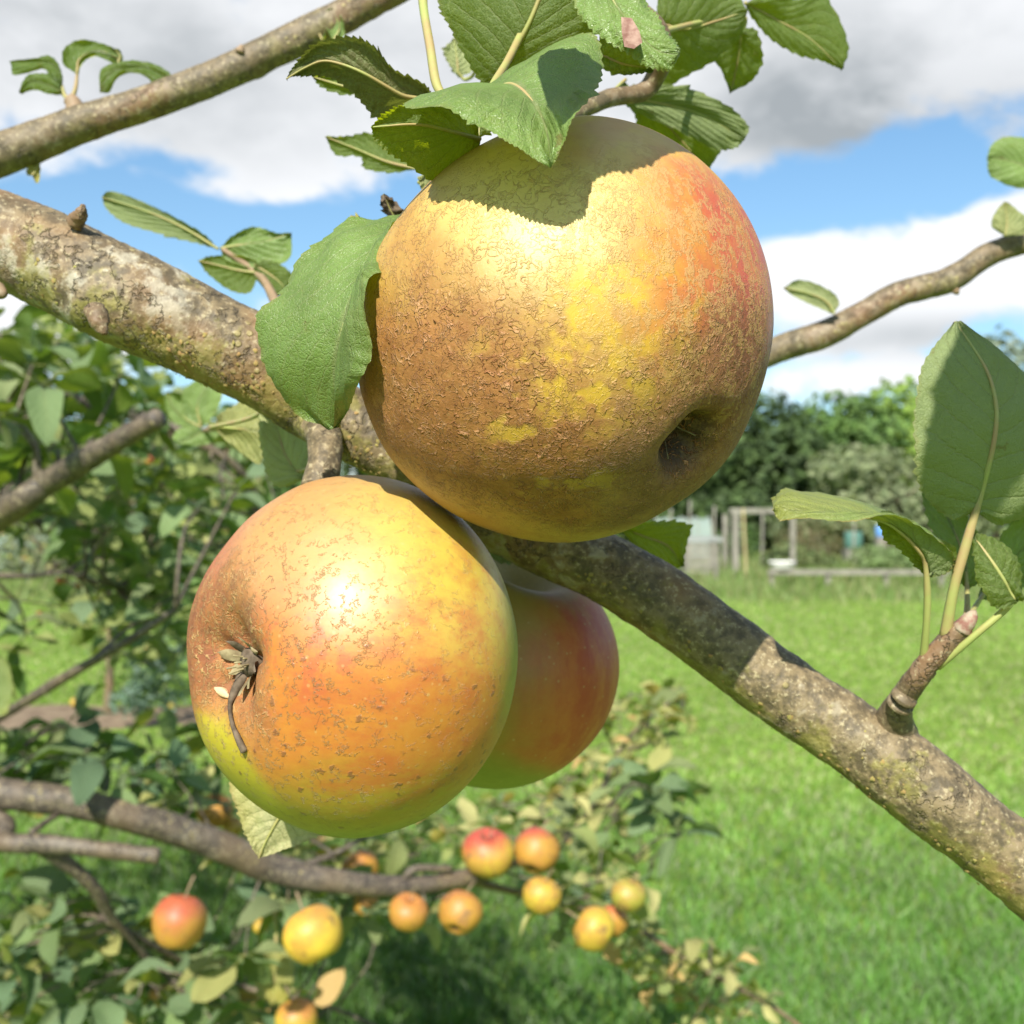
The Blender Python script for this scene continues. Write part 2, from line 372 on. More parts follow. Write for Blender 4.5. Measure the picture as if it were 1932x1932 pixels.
SOIL = (P(150, 1352, 1).x * 7.8, 7.8)          # bare earth round the young tree
def lawn():
    n = 190000
    t = rng.uniform(0, 1, n); d = 2.4 * (18.5 / 2.4) ** t
    x = rng.uniform(-.50, .50, n) * (d + .6)
    keep = ~((((x - SOIL[0]) / 1.5) ** 2 + ((d - SOIL[1]) / .55) ** 2) < 1)
    x, d = x[keep], d[keep]; n = len(x)
    cl = np.array([noise.noise(Vector((a * 1.7, b * 1.7, 5))) for a, b in zip(x, d)])
    cl2 = np.array([noise.noise(Vector((a * 7, b * 5, 9))) for a, b in zip(x, d)])
    z = np.array([gz(a, b) for a, b in zip(x, d)])
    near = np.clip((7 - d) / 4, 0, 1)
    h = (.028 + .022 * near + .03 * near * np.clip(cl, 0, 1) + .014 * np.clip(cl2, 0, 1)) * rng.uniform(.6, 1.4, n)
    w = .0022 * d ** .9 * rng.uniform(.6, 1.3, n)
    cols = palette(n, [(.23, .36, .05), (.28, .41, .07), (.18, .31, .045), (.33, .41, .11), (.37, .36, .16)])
    cols *= (1 + .35 * cl2)[:, None] * (1 - .5 * np.clip((6.5 - d + 1.2 * cl) / 3, 0, 1) * np.clip((.09 * d - x) / .5 + .4, .25, 1))[:, None] * np.array((1, 1, 1.25)); cols[:, 0] *= 1 - .25 * np.clip((6.5 - d) / 3, 0, 1); cols *= (1 + .22 * np.array([noise.noise(Vector((a * .55, b * .4, 7))) for a, b in zip(x, d)]))[:, None]  # shade under the tree put into the near blades' colour, darker and less red
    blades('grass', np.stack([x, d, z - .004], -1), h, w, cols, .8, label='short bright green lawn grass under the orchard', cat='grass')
    # rough longer grass along the far edge of the lawn and among the plots
    n = 26000; x = rng.uniform(-9, 12, n); y = 17.5 + rng.uniform(0, 1, n) ** .8 * 14
    cl = np.array([noise.noise(Vector((a * .6, b * .6, 2))) for a, b in zip(x, y)])
    h = (.14 + .22 * np.clip(cl + .2, 0, 1) + .1 * (y > 21)) * rng.uniform(.4, 1.3, n)
    cols = palette(n, [(.17, .26, .06), (.22, .28, .10), (.29, .28, .14), (.14, .22, .06), (.24, .32, .12)])
    blades('rough_grass', np.stack([x, y, 0 * x], -1), h, np.full(n, .03), cols, .5, label='tall rough grass and weeds along the edge of the allotments', cat='weeds')
lawn()

def soil():
    a = np.linspace(0, 2 * np.pi, 28, endpoint=False); V = [(SOIL[0], SOIL[1], gz(*SOIL) + .03)]; Fc = []
    for i, t in enumerate(a):
        r = 1 + .18 * math.sin(3 * t + 1) + .1 * math.sin(7 * t); V.append((SOIL[0] + 1.6 * r * math.cos(t), SOIL[1] + .6 * r * math.sin(t), gz(SOIL[0], SOIL[1]) + .008))
    Fc = [[0, 1 + i, 1 + (i + 1) % 28] for i in range(28)]
    tag(obj('bare_soil', mesh('bare_soil', V, Fc), plain('earth', (.14, .095, .06), (.25, .19, .12), 9, .95, .02)), kind='structure', label='patch of bare brown earth round the young tree')
soil()


# ------------------------------------------------------------ far trees and hedges
def crown_mesh(name, blobs, n, size, cols, org, flat=.0):
    """leaf sprays spread through lumpy volumes; blobs: (x,y,z,rx,ry,rz)"""
    B = np.array(blobs, dtype=float); vol = B[:, 3] * B[:, 5]; pick = rng.choice(len(B), n, p=vol / vol.sum())
    u = rng.normal(size=(n, 3)); u /= np.linalg.norm(u, axis=1)[:, None]
    r = rng.uniform(.45, 1, n) ** .5
    r *= 1 + .22 * np.array([noise.noise(Vector(q) * 2.3 + Vector((k, 0, 0))) for q, k in zip(u, pick)])
    c = B[pick, :3] + u * B[pick, 3:] * r[:, None]
    clump = np.array([noise.noise(Vector(q) * 1.6) for q in c])
    keep = clump > -.28; c, u, clump = c[keep], u[keep], clump[keep]; n = len(c)
    nrm = u + rng.normal(size=(n, 3)) * .6 + np.array((0, 0, .35)); nrm /= np.linalg.norm(nrm, axis=1)[:, None]
    a = np.cross(nrm, rng.normal(size=(n, 3))); a /= np.linalg.norm(a, axis=1)[:, None]; b = np.cross(nrm, a)
    s = (size * rng.uniform(.5, 1.4, n))[:, None]
    v = np.stack([c - a * s, c - b * s * .6 + nrm * s * .15, c + a * s, c + b * s * .6 - nrm * s * .1], 1) - np.asarray(org)
    col = palette(n, cols, .3) * (1 + .5 * clump)[:, None]
    f = np.arange(n)[:, None] * 4
    tri = np.concatenate([f + [0, 1, 2], f + [0, 2, 3]], 1).reshape(-1, 3)
    return mesh(name, v.reshape(-1, 3), tri, smooth=False, col=np.repeat(col, 4, 0))

def far_tree(name, x, y, h, w, cols, n, size, label, cat='tree', group=None, base=.0, dens=7, seed=1):
    rr = random.Random(seed); t = empty(name, (x, y, 0), label, cat, group)
    bl = []
    for i in range(dens):
        a = rr.uniform(0, 6.28); q = rr.uniform(0, .33) * w
        zz = rr.uniform(base + .18 * h, .78 * h); sh = 1 - .45 * max(0, zz / h - .45)
        bl.append((x + q * math.cos(a) * 1.1, y + q * math.sin(a), zz, w * .27 * sh, w * .25 * sh, h * .21))
    bl.append((x, y, h * .80, w * .22, w * .2, h * .2)); bl.append((x, y, h * .35, w * .4, w * .3, h * .32))
    cr = obj('crown', crown_mesh('crown', bl, n, size, cols, (x, y, 0)), M_FOL, t); tag(cr, kind='stuff')
    tr = [tube([(x, y, -.1), (x + .05, y, h * .3), (x - .05, y + .1, h * .7)], [.05 * w * .5, .035 * w * .5, .012 * w * .5], 7, org=(x, y, 0))]
    for i in range(4):
        a = rr.uniform(0, 6.28); tr.append(tube([(x, y, h * (.25 + .08 * i)), (x + .3 * w * math.cos(a), y + .25 * w * math.sin(a), h * (.5 + .08 * i))], [.014 * w, .005 * w], 5, org=(x, y, 0)))
    V, Fc = merge(tr); obj('trunk', mesh('trunk', V, Fc), M_BARKD, t)
    return t

def X(px, d): return (px - 966) / F * d
DARKG = [(.050, .082, .026), (.070, .110, .036), (.032, .055, .020)]
MIDG = [(.085, .15, .04), (.11, .18, .045), (.075, .13, .04)]
YELG = [(.17, .25, .05), (.21, .29, .06), (.13, .21, .045)]
OLIV = [(.15, .18, .09), (.18, .205, .11), (.12, .15, .075)]
GREYG = [(.13, .16, .12), (.16, .19, .15)]
# (px, distance, height, width, colours, leaves, spray size, label)
for i, (px, d, h, w, cols, n, s, lab) in enumerate([
    (1450, 42, 5.2, 4.6, DARKG, 9000, .17, 'dark evergreen tree directly right of the big russet apple'),
    (1340, 43, 4.6, 4.0, DARKG, 5000, .17, 'low dark tree half hidden behind the big russet apple'),
    (1570, 46, 5.7, 4.4, MIDG, 7000, .17, 'mid green rounded tree behind the dark evergreen, centre of the far hedge'),
    (1700, 48, 6.3, 5.0, YELG, 8000, .17, 'bright yellow-green tree, lightest of the far hedge'),
    (1640, 38, 3.3, 4.6, OLIV, 7000, .14, 'grey-green willow bush in front of the yellow-green tree'),
    (1770, 39, 3.2, 4.0, OLIV, 5000, .14, 'grey-green bush beside the willow, behind the hanging leaf'),
    (1880, 60, 9.8, 6.5, GREYG, 9000, .24, 'tall grey-green tree, farthest one, behind the large underside leaf'),
    (1990, 44, 6.6, 5.0, MIDG, 5000, .17, 'mid green tree at the right end of the far hedge'),
    (1180, 46, 5.0, 5.0, MIDG, 4000, .18, 'green tree of the far hedge behind the touching apples'),
    (950, 46, 4.9, 5.5, MIDG, 4000, .18, 'hedge tree behind the two upper apples'),
    (720, 46, 4.8, 5.5, DARKG, 4000, .18, 'dark hedge tree behind the forked main branch'),
    (480, 44, 4.6, 5.5, MIDG, 5000, .18, 'hedge tree seen through the leaves left of the lower apple'),
    (260, 43, 4.3, 5.5, DARKG, 5000, .18, 'dark hedge tree seen through the left apple tree'),
    (30, 42, 4.2, 5.5, OLIV, 5000, .18, 'pale hedge tree at the left end beyond the lawn')]):
    far_tree('hedge_tree', X(px, d), d, h * 1.12, w * 1.35, [[q * 1.3 for q in c_] for c_ in cols], n, s, lab, group='trees of the far hedge', seed=i + 3)
for i, (px, d, h, w, cols, lab) in enumerate([
    (1560, 31, 1.3, 2.6, [(.20, .17, .09), (.15, .13, .07), (.14, .17, .07)], 'brownish weed clump behind the white tub'),
    (1760, 30, 1.2, 2.2, [(.24, .20, .13), (.17, .16, .08)], 'dry brownish shrub behind the low rail'),
    (1360, 30, 1.15, 2.0, MIDG, 'low green shrub behind the grey compost box'),
    (1700, 25, .75, 2.4, [(.20, .27, .11), (.15, .22, .08)], 'pale green vegetable row above the low rail'),
    (1500, 26, .7, 1.6, [(.19, .22, .09), (.14, .19, .07)], 'leafy plants inside the wooden post frame'),
    (60, 24, 1.0, 2.4, [(.22, .25, .14), (.17, .21, .12)], 'pale grey-green weeds at the left edge of the lawn')]):
    t = empty('shrub', (X(px, d), d, 0), lab, 'shrub', 'plants on the allotments')
    bl = [(X(px, d) + rnd.uniform(-.4, .4) * w, d + rnd.uniform(-.3, .3), h * rnd.uniform(.25, .6), w * .22, w * .2, h * .42) for _ in range(7)]
    tag(obj('foliage', crown_mesh('foliage', bl, 2600, .055, cols, (X(px, d), d, 0)), M_FOL, t), kind='stuff')

# ------------------------------------------------------------ allotment furniture
M_WOOD = plain('weathered_wood', (.16, .15, .12), (.26, .245, .20), 6, .85, .004)
M_WOODY = plain('cane', (.34, .28, .13), (.42, .35, .20), 14, .8, .004)
M_LID = plain('grey_lid', (.20, .21, .20), (.30, .31, .29), 10, .6, .003)
M_WHITE = plain('white_plastic', (.72, .70, .68), (.84, .80, .80), 12, .45, .002, .5)
M_TEAL = plain('teal_plastic', (.06, .15, .12), (.09, .19, .15), 12, .5, .002, .5)
M_BLUE = plain('blue_plastic', (.10, .25, .55), (.14, .32, .62), 12, .5, .002, .5)
M_NET = plain('green_netting', (.16, .21, .18), (.22, .27, .23), 30, .8, .003)

def boxm(x0, x1, y0, y1, z0, z1, org=(0, 0, 0)):
    V = np.array([(x, y, z) for x in (x0, x1) for y in (y0, y1) for z in (z0, z1)], dtype=float) - np.asarray(org)
    return V, [[0, 1, 3, 2], [4, 6, 7, 5], [0, 4, 5, 1], [2, 3, 7, 6], [0, 2, 6, 4], [1, 5, 7, 3]]
def bx(name, par, mat, *b):
    V, Fc = boxm(*b, org=par.location if par else (0, 0, 0)); return obj(name, mesh(name, V, Fc, smooth=False), mat, par)
def Z(py, d): return CAMZ - (py - 966) / F * d

def allotment():
    d = 23.0; x0, x1 = X(1292, d), X(1358, d)
    t = empty('compost_box', ((x0 + x1) / 2, d, 0), 'grey slatted wooden compost box with a flat lid', 'compost box')
    n = 6; h = Z(1022, d)
    for i in range(n):
        z0 = .03 + i * (h - .03) / n; z1 = z0 + (h - .03) / n - .03
        bx('slat', t, M_WOOD, x0 + .03, x1 - .03, d, d + .025, z0, z1)
        bx('slat', t, M_WOOD, x1 - .028, x1, d + .03, d + .7, z0, z1); bx('slat', t, M_WOOD, x0, x0 + .028, d + .03, d + .7, z0, z1)
    for xx in (x0 + .03, x1 - .08): 
        for yy in (d + .027, d + .65): bx('corner_post', t, M_WOOD, xx, xx + .05, yy, yy + .05, 0, h - .01)
    bx('lid', t, M_LID, x0 - .04, x1 + .05, d - .05, d + .78, h, h + .09)
    # square post frame
    d = 24.5; xa, xb = X(1382, d), X(1500, d); t = empty('post_frame', (xa, d, 0), 'pale wooden post frame like a small goal beside the compost box', 'post frame')
    zt = Z(968, d)
    for xx, w in ((xa, .14), (X(1492, d), .10)): bx('post', t, M_WOOD, xx, xx + w, d, d + .1, 0, zt)
    bx('post', t, M_WOOD, xa + .02, xa + .12, d + 1.2, d + 1.3, 0, zt - .03)
    bx('top_rail', t, M_WOOD, xa - .05, xb + .05, d - .01, d + .11, zt + .002, zt + .10)
    c = tube_obj('garden_cane', [(X(1408, 23.6), 23.6, 0), (X(1404, 23.6), 23.7, Z(960, 23.6))], [.03, .024], M_WOODY, None, seg=8); tag(c, 'yellowish cane leaning just right of the frame post', 'cane')
    # thin stakes
    for px, dd, py, lab in ((1300, 27, 945, 'thin pale stake above the green netting tunnel'), (1346, 27, 955, 'thin pale stake above the compost box'), (1437, 27, 965, 'thin stake inside the wooden post frame'),
                            (1264, 28, 960, 'thin stake nearest the underside of the big apple'), (1610, 28, 985, 'thin stake behind the brown weed clump')):
        s = tube_obj('stake', [(X(px, dd), dd, 0), (X(px + 2, dd), dd, Z(py, dd))], [.032, .028], M_WOOD, None, seg=6); tag(s, lab, 'stake', 'stakes on the allotments')
    # low rail on posts
    d = 21.0; xa, xb = X(1450, d), X(1790, d); t = empty('low_rail', (xa, d, 0), 'long low weathered timber rail along the front of the plots', 'rail')
    zt = Z(1075, d)
    bx('rail', t, M_WOOD, xa, xb, d, d + .05, zt - .09, zt)
    for px in (1453, 1560, 1670, 1775): bx('post', t, M_WOOD, X(px, d), X(px, d) + .09, d + .052, d + .13, 0, zt - .01)
    # white tub on the rail end
    V, Fc = [], []
    prof = [(.0, 0), (.16, 0), (.20, .04), (.23, .12), (.25, .125), (.25, .15), (.22, .15), (.18, .06), (.0, .05)]
    cx, cz = X(1468, 21) + .09, zt; k = 20
    for r, z in prof:
        for j in range(k): V.append((r * math.cos(j / k * 6.2832), r * .7 * math.sin(j / k * 6.2832), z))
    tag(obj('tub', mesh('tub', V, grid_faces(len(prof), k, True)), M_WHITE, None, (cx, d + .06, cz + .002)), 'shallow white plastic tub resting on the end of the low rail', 'tub')
    # barrels
    for px, py, dd, r, h, mt, lab in ((1610, 1003, 29, .22, .42, M_TEAL, 'teal plastic water barrel beyond the rail'), (1662, 992, 31, .14, .3, M_BLUE, 'small blue plastic drum under the spotted leaf')):
        V = []; pr = [(0, 0), (r * .9, 0), (r, .1 * h), (r * 1.04, .5 * h), (r, .9 * h), (r * .92, h), (0, h)]
        for a, z in pr:
            for j in range(16): V.append((a * math.cos(j / 16 * 6.2832), a * math.sin(j / 16 * 6.2832), z))
        tag(obj('barrel', mesh('barrel', V, grid_faces(len(pr), 16, True)), mt, None, (X(px, dd), dd, Z(py, dd) - h)), lab, 'barrel')
        bb = bx('plinth', None, M_WOOD, X(px, dd) - r, X(px, dd) + r, dd - r, dd + r, 0, Z(py, dd) - h - .002) if Z(py, dd) - h > .02 else None
        if bb: tag(bb, 'timber plinth under the ' + lab.split(' beyond')[0].split(' under')[0], 'plinth')
    # netting tunnel
    for px0, px1, py, dd, lab in ((1240, 1345, 975, 29, 'grey-green netting tunnel left of the frame'), (-20, 130, 1010, 26, 'pale netting tunnel beyond the lawn at the left edge')):
        xa, xb = X(px0, dd), X(px1, dd); h = Z(py, dd); V = []; k = 12; n = 8
        for i in range(n + 1):
            for j in range(k + 1):
                a = math.pi * j / k; V.append((xa + (xb - xa) * i / n, dd + .6 - .6 * math.cos(a), h * math.sin(a) ** .8 * (1 - .05 * (i % 2))))
        t = empty('net_tunnel', ((xa + xb) / 2, dd, 0), lab, 'net tunnel')
        V = np.array(V) - np.array(t.location); obj('netting', mesh('netting', V, grid_faces(n + 1, k + 1)), M_NET, t)
        for i in range(0, n + 1, 2):
            hp = [(xa + (xb - xa) * i / n, dd + .6 - .62 * math.cos(math.pi * j / 8), (h + .02) * math.sin(math.pi * j / 8) ** .8) for j in range(9)]
            tube_obj('hoop', hp, [.012] * 3, M_WOOD, t, seg=5, n=12)
allotment()


# ------------------------------------------------------------ leaves
def leaf_blade(Mp, Lp, Rp, under=False, teeth=26, bulge=.0012, amp=.0015, nv=6, org=(0, 0, 0), wave=.0008, seed=0):
    """leaf surface through a midrib and two margins; returns mesh data with leaf UVs"""
    per = 4; nu = teeth * per + 1
    if teeth < 4: nu = 12
    Mi = catmull(Mp, nu); L = catmull([Mp[0], *Lp, Mp[-1]], nu); Rr = catmull([Mp[0], *Rp, Mp[-1]], nu)
    u = np.linspace(0, 1, nu); rs = random.Random(seed)
    fr = (np.arange(nu) % per) / per
    tooth = np.where(fr == 0, 0, fr ** 1.0) * amp * np.sin(np.pi * np.clip(u * 1.02, 0.02, 1)) ** .5 * np.array([.5 + .8 * noise.noise(Vector((i // per * 1.7, seed, 0))) ** 2 * 4 if teeth >= 4 else 0 for i in range(nu)])
    V, UV = [], []
    for sgn, E in ((-1, L), (1, Rr)):
        d = E - Mi; ln = np.linalg.norm(d, axis=1)[:, None] + 1e-9; E += d / ln * tooth[:, None]
    T = np.gradient(Mi, axis=0)
    for i in range(nu):
        nrm = np.cross(T[i], (Rr[i] - L[i])); q = np.linalg.norm(nrm); nrm = nrm / q if q > 1e-12 else np.array((0, -1., 0))
        for j in range(-nv, nv + 1):
            s = abs(j) / nv; E = L[i] if j < 0 else Rr[i]
            p = Mi[i] + (E - Mi[i]) * s + nrm * (bulge * 4 * s * (1 - s) * (1 if not under else -1))
            p = p + nrm * wave * noise.noise(Vector((u[i] * 7, j * .6, seed))) * s * 2
            V.append(p); UV.append((u[i], .5 + .5 * j / nv))
    V = np.array(V) - np.asarray(org); Fc = grid_faces(nu, 2 * nv + 1)
    # the upper side of the blade is the front face
    n = np.cross(V[Fc[len(Fc) // 2][1]] - V[Fc[len(Fc) // 2][0]], V[Fc[len(Fc) // 2][3]] - V[Fc[len(Fc) // 2][0]])
    c = V[Fc[len(Fc) // 2][0]] + np.asarray(org) - np.array((0, 0, CAMZ))
    facing = np.dot(n, c) < 0            # front face towards the viewer
    if facing == under: Fc = Fc[:, ::-1]
    return V, Fc, np.array(UV), Mi

LEAFN = [0]
def leaf(parent, Mp, Lp, Rp, mat, under=False, stalk=None, sr=.0009, label=None, **kw):
    """one hand-placed leaf: points are (x, y, distance)"""
    LEAFN[0] += 1; org = np.array(parent.location)
    pm = [P(*q) for q in Mp]; pl = [P(*q) for q in Lp]; pr = [P(*q) for q in Rp]
    V, Fc, UV, Mi = leaf_blade([tuple(p) for p in pm], [tuple(p) for p in pl], [tuple(p) for p in pr], under, org=org, seed=LEAFN[0], **kw)
    o = obj('leaf', mesh('leaf', V, Fc, uv=UV), mat, parent)
    if label: o['label'] = label
    pts = [tuple(q) for q in Mi[::max(1, len(Mi) // 8)]]
    off = np.array((0, .0000 if under else .0004, 0))
    rad = [sr * .6 * (1 - .8 * k / len(pts)) for k in range(len(pts))]
    pts = [tuple(np.array(q) + off) for q in pts]
    if stalk:
        st = [tuple(P(*q)) for q in stalk]; pts = st + pts[1:] if len(st) else pts; rad = [sr * 1.05] + [sr * .85] * (len(st) - 1) + rad[1:]
    V, Fc = tube(pts, rad, 7, n=60, org=org); s = obj('leaf_stalk', mesh('leaf_stalk', V, Fc), M_STALK, o)
    return o


# ------------------------------------------------------------ the foreground branches
def main_branch():
    d0 = P(966, 985, .30)
    t = empty('apple_branch', d0, 'thick lichen-spotted branch running diagonally behind the big apples', 'branch', 'apple tree branches')
    ctr = [(-260, 340, .305), (-60, 430, .30), (0, 452, .30), (100, 492, .298), (200, 545, .296), (300, 592, .296), (400, 640, .297), (500, 690, .299), (600, 762, .302), (700, 825, .304), (800, 888, .305), (950, 985, .305),
           (1150, 1075, .302), (1300, 1168, .298), (1450, 1285, .294), (1600, 1385, .290), (1700, 1457, .287), (1850, 1575, .284), (1932, 1640, .283), (2050, 1735, .282), (2300, 1930, .28)]
    w = [92, 90, 88, 90, 92, 90, 86, 82, 72, 66, 64, 64, 66, 68, 69, 70, 76, 74, 74, 76, 80]
    pts = [P(*c) for c in ctr]; rad = [a / F * c[2] for a, c in zip(w, ctr)]
    tube_obj('limb', pts, rad, M_BARK, t, seg=84, n=520, amp=.00042, freq=170, seed=3,
             knots=((.205, 5.6, .0022, .012), (.235, 5.2, .0012, .02), (.10, 4.5, .0012, .01), (.62, 1.2, .0013, .012), (.83, 4.9, .0016, .015), (.765, 1.5, .0012, .012)))
    # side spurs
    tube_obj('spur', [P(585, 790, .298), P(610, 820, .29), P(612, 870, .282), P(600, 925, .278)], [.0052, .0044, .0042, .0046], M_BARK, t, seg=28, n=46, amp=.00035, freq=260)
    tube_obj('spur', [P(690, 815, .302), P(720, 720, .30), P(740, 560, .298), P(800, 400, .292), P(830, 340, .285)], [.0058, .004, .0032, .0025, .002], M_BARK2, t, seg=18, n=60, amp=.0002, freq=260)
    tube_obj('bud', [P(142, 420, .288), P(150, 408, .286), P(156, 392, .285), P(158, 386, .285)], [.0022, .0016, .001, .0003], M_BARK2, t, seg=14, n=30, amp=.0004, freq=1100)
    tube_obj('bud', [P(178, 585, .272), P(186, 600, .270), P(192, 622, .269), P(194, 632, .269)], [.0025, .0023, .0014, .0006], M_BARK2, t, seg=14, n=30, amp=.0005, freq=1100)
    tube_obj('bud', [P(-5, 545, .29), P(4, 556, .288), P(6, 562, .288)], [.002, .0014, .0003], M_TWIG, t, seg=10, n=12)
    # lichen flakes growing on the underside
    rs = random.Random(4); parts = []
    C = catmull([tuple(p) for p in pts], 400); Rd = catmull([(r, 0) for r in rad], 400)[:, 0]
    for k in range(360):
        i = rs.choice([rs.randint(60, 190), rs.randint(60, 190), rs.randint(230, 375)]); T = C[min(i + 1, 399)] - C[i]; T /= np.linalg.norm(T)
        a = rs.gauss(-.75, .42); side = np.cross(T, (0, -1, 0)); side /= np.linalg.norm(side); side = -side if side[2] < 0 else side; fw = np.cross(side, T); fw = -fw if fw[1] > 0 else fw
        o_ = side * math.sin(a) + fw * math.cos(a); q = C[i] + o_ * (Rd[i] + .0001); s = rs.uniform(.00025, .0008)
        e1 = np.cross(o_, T); V = [q + o_ * s * .5]
        for j in range(6):
            b = j / 6 * 6.28; rr = s * rs.uniform(.5, 1.2); V.append(q + (T * math.cos(b) + e1 * math.sin(b)) * rr + o_ * rs.uniform(-.2, .35) * s)
        parts.append((np.array(V) - np.array(d0), [[0, 1 + j, 1 + (j + 1) % 6] for j in range(6)]))
    V, Fc = merge(parts); li = obj('lichen', mesh('lichen', V, Fc), plain('lichen_flakes', (.26, .25, .07), (.33, .20, .08), 700, .9, .0004), t); tag(li, kind='stuff')
    # ---- leafy spur at the right
    tube_obj('spur', [P(1682, 1392, .290), P(1694, 1335, .281), P(1735, 1272, .272), P(1790, 1208, .268), P(1822, 1182, .266)], [.0068, .0036, .0028, .0026, .0023], M_BARK2, t, seg=20, n=60, amp=.00018, freq=420,
             knots=((.25, 4.7, .0006, .03), (.45, 1.0, .0007, .03)))
    for k, (x, y, x2, y2, r) in enumerate(((1697, 1330, 1700, 1326, .0035), (1704, 1318, 1708, 1313, .0034), (1742, 1264, 1746, 1259, .0031))):
        tube_obj('bud_scar', [P(x, y, .2768 - .003 * k * .6), P(x2, y2, .2763 - .003 * k * .6)], [r * .96, r * .93], M_BARK2, t, seg=18, n=5)
    tube_obj('bud', [P(1815, 1188, .266), P(1826, 1172, .265), P(1836, 1158, .265), P(1840, 1152, .265)], [.0022, .0019, .0012, .0004], plain('bud_scales', (.24, .10, .08), (.34, .28, .20), 500, .6, .0004), t, seg=14, n=18, amp=.0002, freq=900)
    # large underside leaf standing up at the right
    leaf(t, [(1840, 966, .262), (1862, 890, .258), (1880, 790, .256), (1862, 700, .258), (1801, 607, .262)],
         [(1790, 975, .262), (1735, 910, .258), (1724, 800, .256), (1742, 690, .258)], [(1900, 990, .268), (1995, 930, .272), (2020, 820, .272), (1935, 700, .266)],
         M_LEAF, True, stalk=[(1783, 1205, .268), (1800, 1110, .264), (1822, 1030, .262)], sr=.0014, label='large leaf seen from its ribbed underside')
    # leaf added out of view, outlined so its shade lies on the underside leaf
    def up(x, y, d, e=.17): return back(P(x, y, d) + SUN * e)
    leaf(t, [up(1800, 1000, .262), up(1810, 900, .258), up(1850, 780, .256), up(1850, 660, .258), up(1820, 600, .26)], [up(1745, 985, .262), up(1736, 894, .26), up(1756, 797, .258), up(1764, 738, .258), up(1791, 660, .258)],
         [up(1880, 980, .266), up(1960, 900, .27), up(1990, 780, .27), up(1940, 640, .266)], M_LEAF, False, teeth=20)
    # leaf lying to the left with a browned tip, folding into shade
    leaf(t, [(1752, 1085, .262), (1735, 1040, .258), (1670, 985, .254), (1560, 968, .250), (1458, 962, .25)],
         [(1738, 1000, .268), (1680, 965, .270), (1590, 940, .270), (1500, 925, .266), (1462, 935, .260)], [(1790, 1078, .262), (1795, 1040, .258), (1700, 978, .250), (1600, 985, .246), (1490, 984, .246)],
         leaf_material('leaf_browned', (.16, .24, .07), (.20, .25, .10), (.28, .36, .012), yellow=.35, brown=.85), False, stalk=[(1742, 1250, .271), (1748, 1180, .266), (1750, 1120, .263)], sr=.0010, label='leaf with a browned ragged tip')
    leaf(t, [(1748, 1088, .266), (1735, 1030, .262), (1668, 980, .26), (1650, 974, .26)],
         [(1700, 1040, .262), (1665, 1000, .26)], [(1796, 1066, .27), (1790, 1030, .268), (1715, 985, .264)], M_LEAFD, True, teeth=12)
    leaf(t, [(1915, 1135, .262), (1885, 1080, .26), (1850, 1030, .262), (1838, 1018, .264)], [(1880, 1145, .26), (1848, 1095, .26), (1836, 1040, .262)], [(1928, 1125, .262), (1920, 1060, .262), (1870, 1015, .264)],
         M_LEAFD, True, stalk=[(1768, 1258, .270), (1840, 1198, .264), (1905, 1140, .262)], sr=.0010, teeth=16)
    leaf(t, [(1828, 1110, .285), (1815, 1040, .29), (1780, 960, .295), (1740, 895, .30)], [(1805, 1090, .285), (1770, 1020, .29), (1745, 950, .295)], [(1850, 1090, .285), (1850, 1020, .29), (1800, 940, .295)],
         M_LEAF, False, stalk=[(1815, 1185, .272), (1825, 1150, .277)], sr=.0009, teeth=14)
    leaf(t, [(1850, 1130, .30), (1890, 1080, .302), (1960, 1010, .30), (2020, 990, .30)], [(1860, 1080, .30), (1900, 1000, .30), (1980, 960, .30)], [(1900, 1130, .30), (1960, 1070, .30), (2010, 1030, .30)],
         M_LEAF, False, stalk=[(1815, 1190, .272), (1830, 1160, .285)], sr=.0009, teeth=14)
    # ---- leaf lying over the branch at the left of the big apple
    leaf(t, [(764, 412, .255), (735, 432, .243), (700, 485, .232), (655, 590, .226), (632, 700, .230), (641, 806, .240)],
         [(715, 425, .252), (640, 432, .246), (572, 480, .243), (535, 560, .241), (492, 610, .241), (502, 700, .243), (570, 775, .245)],
         [(772, 418, .252), (740, 440, .236), (728, 490, .222), (697, 525, .214), (690, 610, .210), (684, 700, .214), (660, 760, .226)],
         M_LEAF, False, stalk=[(800, 400, .29), (785, 400, .272)], sr=.0011, bulge=.0014, wave=.0016, label='broad leaf lying over the branch')
    leaf(t, [(728, 470, .285), (745, 440, .28), (765, 415, .275), (772, 405, .274)], [(722, 450, .282), (740, 415, .278)], [(745, 470, .284), (768, 440, .278)], M_LEAFD, True, teeth=8)
    # withered scraps near the stalk
    leaf(t, [(752, 420, .288), (738, 400, .286), (724, 366, .284)], [(728, 405, .286), (718, 385, .285)], [(762, 405, .288), (745, 380, .286)], M_DRYD, True, teeth=6, wave=.002)
    leaf(t, [(700, 440, .292), (675, 430, .290), (645, 440, .29)], [(680, 412, .29), (660, 412, .29)], [(690, 450, .29), (660, 455, .29)], M_LEAFY, False, teeth=6)
    # leaves hanging below the fork
    leaf(t, [(575, 905, .33), (540, 860, .335), (520, 800, .34), (492, 745, .345)], [(520, 915, .335), (492, 850, .338), (490, 790, .34)], [(590, 860, .33), (570, 800, .335), (530, 760, .34)], M_LEAFP, True, stalk=[(600, 800, .302), (595, 870, .315)], teeth=18)
    leaf(t, [(405, 805, .40), (440, 808, .395), (475, 812, .39), (497, 815, .39)], [(420, 780, .40), (460, 755, .395), (490, 760, .39)], [(425, 830, .40), (460, 860, .395), (492, 872, .39)], M_LEAFY, False, stalk=[(520, 760, .32), (470, 790, .36), (398, 806, .40)], teeth=18)
